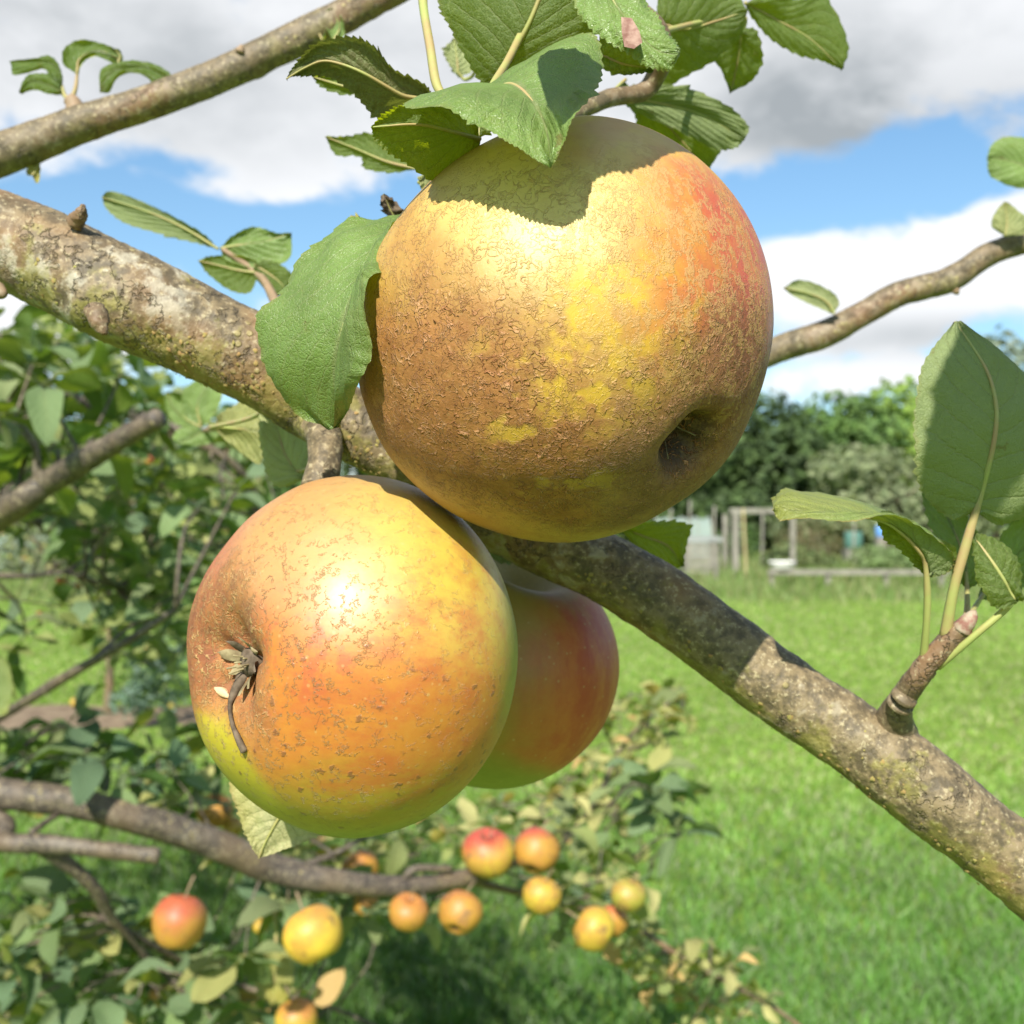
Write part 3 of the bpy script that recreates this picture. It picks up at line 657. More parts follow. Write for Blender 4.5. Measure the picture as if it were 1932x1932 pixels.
    # the pale leaf hanging under the lower apple, the leaf behind the big apple
    leaf(t, [(560, 1490, .30), (525, 1545, .302), (500, 1590, .303), (488, 1620, .303)], [(440, 1470, .305), (450, 1530, .304), (468, 1585, .303)], [(660, 1560, .30), (598, 1578, .302), (540, 1600, .303)], M_LEAFY, True, stalk=[(620, 870, .31), (640, 1150, .32), (600, 1400, .312)], teeth=18, amp=.0014, label='pale yellowing leaf hanging below the lower apple')
    leaf(t, [(1165, 990, .33), (1210, 1010, .335), (1260, 1030, .34), (1286, 1068, .345)], [(1200, 985, .33), (1250, 985, .335), (1296, 990, .34), (1292, 1035, .343)], [(1200, 1030, .335), (1240, 1060, .34), (1265, 1070, .343)], M_LEAFD, True, stalk=[(1080, 1020, .305), (1120, 1000, .318)], teeth=14)
    leaf(t, [(690, 850, .33), (700, 870, .335), (730, 890, .34), (770, 905, .345)], [(700, 850, .33), (740, 865, .34), (765, 890, .344)], [(670, 870, .335), (690, 895, .34), (740, 905, .344)], M_LEAF, False, teeth=8)
    leaf(t, [(905, 1020, .31), (940, 1030, .312), (980, 1035, .315), (1020, 1050, .32)], [(930, 1015, .31), (970, 1012, .315), (1000, 1030, .32)], [(910, 1045, .312), (950, 1060, .316), (990, 1060, .32)], M_LEAFP, False, teeth=10)
    return t
MAIN = main_branch()
UPC, UPR = P(1073, 642, .24), .0425
def hit(x, y):
    """where the sight line through x, y meets the big apple"""
    o = Vector((0, 0, CAMZ)); d = (P(x, y, 1) - o).normalized(); w = o - UPC; b = w.dot(d); q = b * b - w.length_squared + UPR ** 2
    return o + d * (-b - math.sqrt(max(q, 0)))
def aim(x, y, xs, ys):
    """distance for a leaf point at x, y so that its shadow falls at xs, ys on the apple"""
    o = Vector((0, 0, CAMZ)); v = P(x, y, 1) - o; w = o - hit(xs, ys); v1 = v - SUN * v.dot(SUN); w1 = w - SUN * w.dot(SUN)
    return (x, y, -w1.dot(v1) / v1.length_squared)
def toward(x, y, t): return back(hit(x, y) + SUN * t)

def top_spur():
    """leafy shoot above the big apple"""
    o0 = P(1000, -60, .30)
    t = empty('leafy_shoot', o0, 'leafy shoot hanging over the top of the big russet apple', 'shoot', 'apple tree branches')
    tube_obj('twig', [P(700, -160, .34), P(900, -60, .32), P(1100, -10, .30), P(1240, 60, .30), P(1225, 165, .31), P(1135, 190, .30), P(1000, 260, .283), P(840, 345, .285)], [.006, .0055, .005, .003, .0026, .0022, .002, .002], M_BARK2, t, seg=18, n=90, amp=.0002, freq=300)
    # curled leaf: the sunlit upper face ...
    leaf(t, [(905, 185, .228), (960, 158, .216), (1000, 185, .206), (1030, 240, .200), aim(1040, 314, 1045, 428)],
         [(830, 188, .22), aim(762, 192, 765, 426), aim(850, 208, 850, 412), aim(930, 250, 930, 412), aim(985, 288, 985, 424)],
         [(990, 120, .226), (1112, 62, .222), (1134, 140, .214), aim(1085, 225, 1098, 378), aim(1062, 275, 1066, 414)],
         M_LEAF, False, stalk=[(1000, 30, .27), (960, 110, .25), (930, 160, .238)], sr=.0010, teeth=32, wave=.0010, label='curled leaf shading the top of the big apple')
    # ... and the half that turns under, lit from behind
    leaf(t, [(905, 262, .225), (860, 250, .218), (790, 235, .212), (700, 240, .21)],
         [(900, 215, .222), (850, 200, .215), (768, 194, .210), (730, 212, .21)], [(885, 300, .226), (835, 346, .225), (765, 305, .218), (715, 270, .212)],
         M_LEAFD, True, teeth=22, sr=.0008)
    # vertical stalk
    leaf(t, [(830, 185, .24), (870, 196, .238), (900, 230, .236), (905, 262, .235)], [(850, 180, .24), (900, 195, .238), (925, 240, .236)], [(820, 200, .24), (850, 240, .238), (890, 262, .236)], M_LEAFD, True, stalk=[(796, -30, .262), (800, 20, .255), (812, 90, .248), (824, 160, .242)], sr=.0012, teeth=10)
    # brownish dark leaf reaching left
    leaf(t, [(818, 186, .262), (760, 180, .258), (690, 140, .254), (610, 115, .254), (540, 149, .256)],
         [(800, 160, .258), (740, 128, .254), (700, 85, .25), (650, 72, .25), (590, 88, .252), (560, 120, .255)], [(780, 205, .264), (715, 222, .264), (668, 180, .26), (620, 145, .258), (570, 142, .257)],
         leaf_material('leaf_bronze', (.10, .12, .04), (.13, .125, .045), (.22, .26, .03)), True, sr=.0009, label='bronze-green leaf pointing left')
    leaf(t, [(680, 170, .30), (640, 160, .30), (590, 145, .30)], [(660, 150, .30), (620, 140, .30)], [(660, 178, .30), (610, 165, .30)], M_LEAFD, True, teeth=8)
    # big dark leaf hanging from above
    leaf(t, [(936, 156, .268), (965, 105, .262), (1000, 40, .258), (1040, -60, .255), (1075, -150, .25)], [(905, 150, .268), (852, 55, .266), (830, -10, .265), (880, -110, .26)], [(1000, 150, .268), (1090, 85, .262), (1150, 20, .26), (1150, -80, .255)],
         M_LEAFD, True, sr=.0014, label='dark leaf hanging from the top edge')
    # spotted leaf with a brown patch
    lf = leaf(t, [(1120, -70, .25), (1150, -10, .246), (1195, 55, .242), (1240, 95, .24), (1282, 104, .24)], [(1080, -40, .25), (1090, 20, .246), (1130, 62, .242), (1180, 90, .24), (1225, 126, .24), (1262, 132, .24)], [(1200, -60, .25), (1215, -5, .246), (1240, 40, .243), (1275, 80, .241)],
         M_LEAF, False, teeth=28, amp=.0016, label='bright leaf with a dead brown patch')
    pv = [P(*q) for q in ((1172, 32, .2385), (1192, 34, .2385), (1206, 58, .2375), (1212, 80, .237), (1196, 92, .237), (1178, 88, .2375), (1173, 62, .238))]
    c = sum(pv, Vector()) / len(pv); V = [tuple(c - o0 + Vector((0, -.0004, 0)))] + [tuple(p - o0) for p in pv]
    obj('dead_patch', mesh('dead_patch', V, [[0, 1 + (i + 1) % 7, 1 + i] for i in range(7)]), plain('dead_tissue', (.16, .07, .05), (.34, .22, .17), 400, .7, .0006), lf, None).location = (0, 0, 0)
    leaf(t, [(1130, 100, .262), (1170, 118, .26), (1205, 125, .26), (1235, 128, .26)], [(1140, 70, .258), (1180, 80, .256), (1215, 100, .256)], [(1125, 125, .262), (1165, 137, .262), (1205, 135, .26)], M_LEAFD, True, teeth=12)
    # the group to the right
    leaf(t, [(1235, 40, .32), (1290, 55, .325), (1350, 40, .33), (1410, 20, .33)], [(1250, -10, .32), (1310, -40, .325), (1380, -20, .33)], [(1240, 110, .33), (1310, 130, .335), (1390, 75, .335)], M_LEAFD, True, sr=.001, teeth=14)
    leaf(t, [(1230, 100, .34), (1290, 110, .345), (1340, 80, .35), (1380, 55, .35)], [(1250, 60, .34), (1320, 40, .35), (1360, 35, .35)], [(1240, 165, .345), (1310, 135, .35), (1370, 95, .35)], M_LEAFD, True, teeth=12)
    leaf(t, [(1400, 55, .34), (1395, 100, .345), (1385, 150, .35), (1378, 175, .352)], [(1425, 60, .34), (1438, 110, .345), (1420, 150, .35)], [(1350, 60, .345), (1338, 100, .35), (1360, 130, .352)], M_LEAFD, True, teeth=10, stalk=[(1240, 62, .305), (1330, 40, .33), (1402, 30, .338)])
    leaf(t, [(1405, 5, .35), (1460, 35, .355), (1530, 75, .36), (1588, 132, .365)], [(1450, -8, .35), (1510, 0, .355), (1560, -5, .36), (1600, 80, .363)], [(1440, 60, .355), (1500, 100, .36), (1560, 118, .364)], M_LEAFD, True, sr=.0009, teeth=14)
    leaf(t, [(1165, 180, .33), (1230, 192, .335), (1320, 215, .34), (1405, 262, .345)], [(1200, 165, .33), (1290, 165, .335), (1370, 200, .34), (1408, 235, .344)], [(1200, 210, .335), (1290, 250, .34), (1350, 280, .344), (1385, 278, .345)], M_LEAF, True, sr=.0009, teeth=14)
    leaf(t, [(1175, 185, .335), (1230, 210, .345), (1290, 270, .35), (1335, 326, .355)], [(1230, 178, .335), (1310, 210, .345), (1360, 270, .352)], [(1195, 205, .34), (1215, 260, .35), (1270, 305, .355)], M_LEAFD, True, teeth=14)
    leaf(t, [(1180, 150, .33), (1150, 175, .32), (1125, 180, .315)], [(1170, 165, .33), (1150, 185, .32)], [(1190, 175, .33), (1160, 190, .32)], M_LEAFP, True, teeth=6)
    leaf(t, [(865, 145, .38), (862, 110, .38), (856, 70, .38)], [(892, 130, .38), (885, 90, .38)], [(850, 125, .38), (838, 95, .38)], M_LEAFP, True, teeth=8, stalk=[(905, -20, .34), (900, 120, .37), (880, 150, .38)], sr=.0007)
    leaf(t, [(785, 318, .36), (730, 305, .36), (670, 280, .36), (614, 258, .36)], [(760, 268, .36), (700, 252, .36), (650, 258, .36)], [(740, 325, .36), (690, 318, .36), (680, 295, .36), (635, 292, .36)], M_LEAFD, True, teeth=12)
    leaf(t, [(790, 345, .30), (800, 335, .302), (815, 330, .305)], [(792, 335, .30), (806, 320, .305)], [(800, 355, .30), (815, 345, .305)], M_LEAFP, True, teeth=5)
    # unseen leaf added above the picture, shaped to shade the crown of the apple
    e = .055
    leaf(t, [toward(1050, 300, e), toward(1110, 290, e), toward(1180, 275, e), toward(1250, 265, e), toward(1310, 285, e)], [toward(1085, 380, e), toward(1120, 345, e), toward(1150, 328, e), toward(1190, 324, e), toward(1231, 313, e), toward(1275, 300, e)], [toward(1040, 232, e * 1.05), toward(1130, 226, e * 1.3), toward(1210, 236, e * 1.3), toward(1285, 262, e * 1.15)], M_LEAF, False, teeth=22, wave=0)
    return t
top_spur()

def upper_branch():
    t = empty('apple_branch', P(300, 190, .42), 'smooth brown branch crossing the top left corner of the sky', 'branch', 'apple tree branches')
    tube_obj('limb', [P(-200, 350, .42), P(0, 292, .42), (P(170, 228, .42)), P(290, 190, .42), P(420, 140, .425), P(600, 55, .43), P(720, -8, .435), P(900, -110, .44)], [.0085, .0078, .0064, .0062, .0062, .0064, .006, .006], M_BARK2, t, seg=36, n=200, amp=.0003, freq=160, knots=((.62, 1.3, .0012, .012), (.44, 5.0, .001, .02)))
    tube_obj('bud', [P(452, 98, .42), P(455, 90, .42), P(456, 84, .42)], [.002, .0012, .0003], M_TWIG, t, seg=8, n=8)
    tube_obj('spur', [P(145, 215, .42), P(138, 195, .42), P(130, 186, .42)], [.004, .003, .0024], M_TWIG, t, seg=12, n=14)
    D = .42
    for m, l, r, mt, un, st, lab in (
        ([(115, 168, D), (108, 130, D), (75, 115, D), (20, 118, D)], [(117, 140, D), (98, 108, D), (60, 112, D)], [(100, 150, D), (80, 130, D), (28, 142, D)], M_LEAFD, False, [(130, 190, D), (122, 180, D)], None),
        ([(118, 176, D), (90, 160, D), (60, 155, D), (38, 176, D)], [(110, 150, D), (75, 138, D), (45, 150, D)], [(95, 178, D), (65, 170, D)], M_LEAFD, False, [(130, 188, D), (124, 182, D)], None),
        ([(145, 140, D), (150, 110, D), (185, 95, D), (228, 112, D)], [(120, 120, D), (128, 85, D), (170, 76, D), (210, 90, D)], [(155, 118, D), (180, 106, D), (215, 120, D)], M_LEAFD, False, [(134, 190, D), (143, 165, D)], None),
        ([(316, 172, D), (315, 148, D), (270, 128, D), (215, 135, D), (190, 175, D)], [(328, 150, D), (300, 125, D), (240, 116, D), (192, 130, D)], [(300, 168, D), (270, 142, D), (228, 142, D), (205, 172, D)], M_LEAFD, False, [(318, 205, D), (318, 185, D)], None),
        ([(222, 118, D), (226, 105, D), (215, 92, D)], [(208, 108, D), (206, 95, D)], [(230, 112, D), (226, 95, D)], M_LEAF, False, None, None),
        ([(608, 75, .425), (600, 60, .425), (586, 48, .425)], [(590, 65, .425), (585, 55, .425)], [(615, 65, .425), (605, 48, .425)], M_LEAFD, False, None, None),
        ([(628, 78, .425), (640, 50, .425), (625, 15, .425)], [(615, 50, .425), (614, 25, .425)], [(648, 70, .425), (645, 35, .425)], M_LEAF, False, None, None),
        ([(60, 330, .42), (66, 322, .42), (72, 305, .42)], [(52, 330, .42), (50, 318, .42), (62, 308, .42)], [(70, 345, .42), (76, 325, .42)], M_LEAFY, False, None, None)):
        leaf(t, m, l, r, mt, un, stalk=st, teeth=6 if len(m) < 4 else 12, amp=.0006, sr=.0009)
upper_branch()

def right_branch():
    t = empty('apple_branch', P(1700, 550, .50), 'thin brown branch rising to the right edge behind the big apple', 'branch', 'apple tree branches')
    tube_obj('limb', [P(1250, 720, .50), P(1400, 685, .50), P(1480, 655, .50), P(1560, 628, .50), P(1640, 585, .50), P(1700, 553, .50), P(1790, 528, .50), P(1870, 478, .50), P(1960, 450, .50), P(2100, 400, .5)], [.0058, .0058, .0058, .0060, .0055, .0055, .0055, .0050, .0050, .005], M_BARK2, t, seg=30, n=180, amp=.0003, freq=150,
             knots=((.38, 5.2, .0009, .008), (.50, 1.6, .0012, .008), (.62, 4.8, .0014, .008)))
    D = .49
    leaf(t, [(1574, 592, D), (1560, 570, D), (1530, 555, D), (1478, 543, D)], [(1582, 568, D), (1560, 545, D), (1510, 528, D)], [(1565, 590, D), (1530, 575, D), (1500, 560, D)], M_LEAFP, True, teeth=10, amp=.0006)
    leaf(t, [(1895, 446, D), (1900, 420, D), (1895, 380, D)], [(1872, 425, D), (1878, 400, D)], [(1935, 440, D), (1932, 405, D)], M_LEAFP, True, teeth=8, amp=.0006)
    leaf(t, [(1960, 330, D), (1925, 310, D), (1890, 300, D), (1862, 298, D)], [(1950, 270, D), (1900, 258, D), (1870, 275, D)], [(1945, 355, D), (1890, 345, D), (1866, 325, D)], M_LEAF, False, teeth=10, amp=.0006)
    tube_obj('bud', [P(1803, 548, .498), P(1806, 553, .498), P(1808, 556, .498)], [.002, .0012, .0004], M_TWIG, t, seg=8, n=8)
right_branch()

def mid_left_leaves():
    t = empty('leafy_shoot', P(400, 480, .42), 'green leafy shoot standing against the sky above the thick branch', 'shoot', 'apple tree branches')
    D = .42
    tube_obj('twig', [P(560, 640, .36), P(520, 570, .40), P(490, 520, D), P(420, 470, D)], [.002, .0018, .0014, .0009], M_TWIG, t, seg=8, n=30)
    leaf(t, [(412, 470, D), (350, 432, D), (280, 400, D), (192, 372, D)], [(380, 440, D), (300, 395, D), (230, 365, D), (205, 362, D)], [(370, 458, D), (300, 440, D), (235, 420, D), (200, 392, D)], M_LEAF, True, teeth=16, sr=.0009, label='narrow leaf pointing left')
    leaf(t, [(415, 468, D), (450, 462, D), (500, 455, D), (550, 440, D)], [(440, 445, D), (480, 428, D), (520, 440, D)], [(430, 492, D), (490, 505, D), (545, 490, D)], M_LEAF, False, teeth=12, amp=.0007)
    leaf(t, [(490, 515, D), (450, 510, D), (410, 500, D), (374, 492, D)], [(480, 490, D), (430, 482, D), (395, 485, D)], [(470, 552, D), (430, 545, D), (392, 515, D)], M_LEAFD, True, teeth=12, amp=.0007)
    leaf(t, [(480, 500, D), (505, 515, D), (525, 530, D), (540, 545, D)], [(500, 490, D), (530, 500, D), (550, 520, D)], [(480, 520, D), (500, 545, D), (520, 560, D)], M_LEAFD, True, teeth=8, amp=.0007)
    # leaf pair further down at the left
    D = .60
    leaf(t, [(378, 805, D), (350, 790, D), (325, 765, D), (314, 738, D)], [(335, 800, D), (315, 775, D), (310, 750, D)], [(380, 790, D), (360, 765, D), (330, 748, D)], M_LEAF, False, teeth=10, amp=.0007)
    leaf(t, [(380, 808, D), (372, 770, D), (385, 735, D), (412, 712, D)], [(350, 785, D), (345, 740, D), (375, 715, D)], [(405, 780, D), (418, 750, D), (415, 725, D)], M_LEAF, False, teeth=10, amp=.0007)
    leaf(t, [(385, 812, D), (370, 822, D), (350, 832, D), (335, 838, D)], [(360, 800, D), (335, 812, D), (326, 825, D)], [(412, 815, D), (400, 835, D), (360, 842, D)], M_LEAF, False, teeth=10, amp=.0007)
    tube_obj('twig', [P(560, 790, .36), P(450, 800, .50), P(385, 812, .60)], [.0024, .002, .0012], M_TWIG, t, seg=8, n=30)
mid_left_leaves()


# ------------------------------------------------------------ the apples
def apple_mesh(R, h, axis, seed=1, nt=150, nphi=220, cal=(.30, .34), stem=(.34, .26), lump=.012, name='skin'):
    """cal / stem: (depth, width) of the two hollows as shares of R; axis points out of the calyx"""
    a = Vector(axis).normalized(); q = a.to_track_quat('Z', 'Y').to_matrix()
    th = np.linspace(0.0008, np.pi - .0008, nt); th = th - .12 * np.sin(2 * th) * 0
    rho = np.sin(th) ** .93; z = np.cos(th); z = np.sign(z) * np.abs(z) ** 1.0
    ph = np.linspace(0, 2 * np.pi, nphi, endpoint=False)
    V = np.zeros((nt, nphi, 3))
    for i in range(nt):
        zz = z[i] * h / R
        taper = 1 - .05 * z[i] - .03 * z[i] ** 2     # a little narrower at the calyx end
        r = rho[i] * taper * (1 + .020 * max(0, z[i]) * np.cos(5 * ph + seed) + .010 * np.cos(2 * ph + seed * 2) + .007 * np.cos(3 * ph + seed))
        zc = zz - (cal[0] * np.exp(-(rho[i] / cal[1]) ** 2.0) * (1 + .10 * np.cos(5 * ph + seed)) if z[i] > 0 else 0) + (stem[0] * np.exp(-(rho[i] / stem[1]) ** 2) if z[i] < 0 else 0)
        V[i] = np.stack([r * np.cos(ph), r * np.sin(ph), zc * np.ones(nphi)], -1)
    V = V.reshape(-1, 3); n = V / np.linalg.norm(V, axis=1)[:, None]
    lm = np.array([noise.noise(Vector(p) * 1.6 + Vector((seed * 3.1, 0, 0))) + .35 * noise.noise(Vector(p) * 4 + Vector((0, seed, 0))) for p in V])
    V = V + n * lump * lm[:, None]
    V = (np.array(q) @ (V * R).T).T
    V = np.vstack([V])
    Fc = grid_faces(nt, nphi, True).tolist(); Fc += [list(range(nphi))[::-1], [(nt - 1) * nphi + j for j in range(nphi)]]
    me = mesh(name, V, Fc); c = me.polygons[len(Fc) // 2]
    if c.normal.dot(c.center) < 0:
        me.flip_normals()
    return me

def russet(g, o, n, mask, fine=1.0):
    """corky russet: a base film plus crinkled raised flakes; returns (film, flake, height)"""
    w = g.vm('ADD', o, g.vm('SCALE', g.vm('SUBTRACT', g.noise(o, 260, 2, .5, out=1), (.5, .5, .5)), sc_=.0035))
    st = g.vm('MULTIPLY', w, (1, 1, 1))
    a1 = g.m('ABSOLUTE', g.m('SUBTRACT', g.noise(st, 430 * fine, 2, .5), .5))
    a2 = g.m('ABSOLUTE', g.m('SUBTRACT', g.noise(g.vm('ADD', w, (.3, .1, .7)), 740 * fine, 2, .55), .5))
    gate = g.m('MULTIPLY', g.ss(g.noise(o, 420 * fine, 2, .6), .40, .54), g.m('ADD', .25, g.ss(g.noise(g.vm('ADD', o, (4, 4, 4)), 110, 3, .6), .42, .56))); gate2 = g.ss(g.noise(g.vm('ADD', o, (1, 2, 3)), 300, 2, .6), .42, .56)
    f1 = g.m('MULTIPLY', g.ss(a1, .036, .008), gate); f2 = g.m('MULTIPLY', g.ss(a2, .040, .010), gate2)
    fl = g.m('MAXIMUM', f1, g.m('MULTIPLY', f2, .8))
    return fl

def apple_material(name, which):
    m, g, S = material(name); o = g.ob()
    if which == 'upper': ctr = 1 / .044
    elif which == 'lower': ctr = 1 / .040
    else: ctr = 1 / .036
    n = g.vm('NORMALIZE', o)
    def lobe(d, a, b, jit=.35, sc_=55, jd=4):
        v = Vector(d).normalized(); t = g.vm('DOT_PRODUCT', n, tuple(v))
        t = g.m('ADD', t, g.m('MULTIPLY', g.m('SUBTRACT', g.noise(o, sc_, jd, .6), .5), jit))
        return g.ss(t, a, b)
    N = lambda s, d=3, r=.5, off=0: g.noise(g.vm('ADD', o, (off, off, off)) if off else o, s, d, r)
    inv = lambda x, k=1.0: g.m('SUBTRACT', 1.0, g.m('MULTIPLY', x, k))
    YEL, YG, OR, RED = (.44, .30, .03), (.24, .235, .025), (.46, .175, .022), (.42, .075, .03)
    spec = .5; coat = .0
    streakv = g.vm('ADD', g.vm('MULTIPLY', o, (1, 1, .28)), g.vm('SCALE', g.noise(o, 300, 2, .5, out=1), sc_=.0015))
    if which == 'upper':
        gold, gold2 = (.46, .29, .06), (.38, .205, .04)
        c = g.mix(g.ss(N(100, 5, .65), .35, .65), gold, gold2)
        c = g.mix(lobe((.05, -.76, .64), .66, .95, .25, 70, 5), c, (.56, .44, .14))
        c = g.mix(lobe((.88, -.47, .06), .48, .84, .32, 75, 6), c, OR)
        streak = g.noise(streakv, 170, 4, .65)
        c = g.mix(g.m('MULTIPLY', lobe((.97, -.2, .22), .48, .90, .30, 75, 6), g.ss(streak, .34, .60)), c, RED)
        c = g.mix(g.m('MULTIPLY', lobe((1, -.02, .05), .84, .98, .1), .7), c, (.42, .14, .09))
        # russet film: low on the left, round the eye; fine tan netting over the blush
        ru = g.m('MULTIPLY', lobe((-.52, -.56, -.64), .42, .88, .50, 60, 5), inv(lobe((-.42, .15, -.9), .74, .92, .25), .85))
        ca = lobe((.66, -.50, -.56), .68, .92, .36, 80, 5)
        tp = lobe((.05, -.10, 1), .62, .95, .45, 60, 5)
        win = g.m('MULTIPLY', lobe((.17, -.97, -.16), .86, .975, .26, 110, 5), g.ss(N(120, 5, .65, .3), .42, .60))
        win2 = g.m('MULTIPLY', lobe((.05, -.90, -.42), .80, .97, .2, 60), g.m('MULTIPLY', g.ss(N(110, 3, .5, 1.3), .52, .60), .8))
        wn = g.m('MAXIMUM', win, win2)
        ru = g.m('MULTIPLY', ru, inv(wn, .95))
        c = g.mix(g.m('MULTIPLY', wn, .9), c, (.50, .325, .012))
        c = g.mix(g.m('MULTIPLY', tp, .8), c, g.mix(g.ss(N(85, 4, .6, 2), .42, .56), (.46, .215, .07), (.48, .29, .03)))
        rc = g.mix(g.ss(N(190, 5, .7), .35, .65), (.19, .072, .022), (.29, .122, .038))
        c = g.mix(g.m('MULTIPLY', ru, .88), c, rc)
        c = g.mix(g.m('MULTIPLY', ca, .85), c, g.mix(g.ss(N(150, 4, .7, 5), .35, .65), (.125, .060, .030), (.21, .105, .050)))
        c = g.mix(lobe((.57, -.57, -.59), .975, .992, .02), c, (.05, .03, .018))  # shade of the deep eye hollow painted into the skin colour
        fl = russet(g, o, n, ru)
        left = g.m('MULTIPLY', lobe((-.75, -.60, .25), .25, .85, .7, 65, 5), .42)
        scat = g.m('MULTIPLY', g.ss(N(60, 4), .52, .66), .35)
        fm = g.m('MULTIPLY', fl, g.m('MAXIMUM', g.m('MAXIMUM', ru, ca), g.m('MULTIPLY', g.m('MAXIMUM', left, scat), inv(g.m('MAXIMUM', wn, tp)))))
        nt = g.m('ABSOLUTE', g.m('SUBTRACT', g.noise(g.vm('MULTIPLY', g.vm('ADD', o, g.vm('SCALE', g.noise(o, 500, 3, .6, out=1), sc_=.004)), (1, 1, .55)), 190, 5, .65), .5))
        netm = g.m('MULTIPLY', g.ss(nt, .05, .005), g.m('MULTIPLY', lobe((.70, -.62, .30), .40, .85, .5, 40), inv(tp)))
        c = g.mix(g.m('MULTIPLY', netm, .65), c, (.42, .26, .085))
        c = g.mix(g.m('MULTIPLY', fm, .8), c, g.mix(g.ss(N(330, 3), .35, .65), (.28, .105, .035), (.46, .24, .11)))
        film = g.m('MAXIMUM', g.m('MAXIMUM', ru, ca), g.m('MULTIPLY', left, .5))
        hgt = g.m('ADD', fm, g.m('ADD', g.m('MULTIPLY', netm, .16), g.m('MULTIPLY', film, g.m('MULTIPLY', N(900, 3, .7), .45))))
        rb = .0005; rough = g.m('ADD', .46, g.m('MULTIPLY', g.m('MAXIMUM', film, netm), .22)); spec = g.m('SUBTRACT', .6, g.m('MULTIPLY', film, .3)); dots = .12; coat = g.m('MULTIPLY', inv(film, .85), .8)
    elif which == 'lower':
        c = g.mix(lobe((.62, -.30, .72), .45, .95, .4, 55, 6), OR, (.48, .35, .045))
        c = g.mix(g.m('MULTIPLY', g.ss(N(120, 6, .7), .44, .66), .5), c, (.42, .12, .025))
        c = g.mix(lobe((.12, -.35, -.93), .66, .92, .38, 60, 6), c, (.34, .235, .02))
        c = g.mix(lobe((.1, -.05, -1), .84, .99, .2), c, YG)
        c = g.mix(lobe((.98, -.12, .0), .86, .99, .15), c, (.26, .25, .03))
        c = g.mix(g.m('MULTIPLY', lobe((-.74, -.25, .60), .36, .84, .5, 55, 6), .9), c, RED)
        c = g.mix(g.m('MULTIPLY', g.m('MULTIPLY', lobe((.35, -.92, -.18), .58, .93, .4, 60, 6), g.ss(g.noise(g.vm('MULTIPLY', o, (.4, 1, 1)), 150, 6, .7), .40, .66)), .75), c, (.42, .10, .022))
        c = g.mix(g.m('MULTIPLY', lobe((-.3, -.95, .25), .72, .97, .3), g.m('MULTIPLY', g.ss(N(190, 5, .7), .50, .62), .6)), c, RED)
        c = g.mix(g.m('MULTIPLY', lobe((-.10, -.50, .85), .62, .95, .3, 60, 5), .6), c, (.44, .31, .09))
        eye = lobe((-.80, -.58, .14), .80, .93, .36, 90, 5); ca2 = lobe((-.90, -.42, -.12), .58, .88, .6, 70, 5)
        clear = lobe((-.64, -.42, -.64), .88, .96, .14, 60)
        film = g.m('MULTIPLY', g.m('MAXIMUM', eye, g.m('MULTIPLY', ca2, .8)), inv(clear))
        c = g.mix(clear, c, (.42, .34, .02))
        c = g.mix(g.m('MULTIPLY', film, .75), c, g.mix(g.ss(N(170, 5, .7), .35, .65), (.13, .065, .032), (.30, .145, .05)))
        fl = russet(g, o, n, film, .85)
        thin = g.m('ABSOLUTE', g.m('SUBTRACT', g.noise(g.vm('ADD', o, g.vm('SCALE', g.noise(o, 600, 2, .5, out=1), sc_=.0025)), 240, 5, .7), .5))
        scat = g.m('MULTIPLY', g.m('MULTIPLY', g.ss(thin, .020, .003), g.ss(N(420, 3, .6, 1), .46, .55)), g.m('ADD', .35, g.m('MULTIPLY', lobe((-.55, -.8, -.05), .4, .9, .4), .9)))
        fm = g.m('MAXIMUM', g.m('MULTIPLY', fl, g.m('MULTIPLY', film, .95)), g.m('MULTIPLY', scat, .8))
        c = g.mix(g.m('MULTIPLY', fm, .8), c, (.40, .25, .10))
        sp = g.m('MULTIPLY', g.ss(g.vor(g.vm('ADD', o, g.vm('SCALE', g.noise(o, 900, 2, .5, out=1), sc_=.0022)), 300), .28, .12), g.m('MULTIPLY', g.ss(N(120, 2, .5, 2), .46, .54), lobe((.05, -.6, -.8), .20, .6, .2)))
        c = g.mix(g.m('MULTIPLY', sp, .75), c, (.16, .065, .03))
        hgt = g.m('ADD', g.m('MULTIPLY', fm, .8), g.m('ADD', g.m('MULTIPLY', sp, .3), g.m('MULTIPLY', film, g.m('MULTIPLY', N(800, 3, .7), .5))))
        rb = .0003; rough = g.m('ADD', .46, g.m('MULTIPLY', film, .25)); spec = g.m('SUBTRACT', .7, g.m('MULTIPLY', film, .4)); coat = inv(film); dots = .35
    elif which == 'rear':
        c = g.mix(lobe((.85, -.45, -.25), .40, .90, .4, 50, 5), (.30, .23, .04), (.48, .13, .035))
        c = g.mix(g.m('MULTIPLY', g.m('MULTIPLY', lobe((.9, -.3, -.1), .4, .95, .3), g.ss(g.noise(streakv, 150, 4, .65), .36, .62)), .9), c, (.40, .055, .028))
        c = g.mix(lobe((-.1, -.35, -.95), .72, .95, .2), c, (.22, .23, .035))
        hgt = N(400, 3); fm = 0.0; rb = .00012; rough = .5; dots = .5
    else:
        info = g.n.new('ShaderNodeObjectInfo'); oc = info.outputs['Color']
        o2 = g.vm('ADD', o, g.comb(info.outputs['Random'], 0, 0))
        n1 = g.noise(o2, 30, 3, .6)
        tilt = g.vm('DOT_PRODUCT', n, (-.3, -.25, .9))
        blush = g.ss(g.m('ADD', tilt, g.m('MULTIPLY', g.m('SUBTRACT', n1, .5), 1.2)), .0, .8)
        c = g.mix(g.m('MULTIPLY', g.ss(g.noise(o2, 45, 4, .65), .40, .62), .5), oc, (.34, .15, .04))
        c = g.mix(g.m('MULTIPLY', blush, info.outputs['Alpha']), c, (.38, .065, .04))
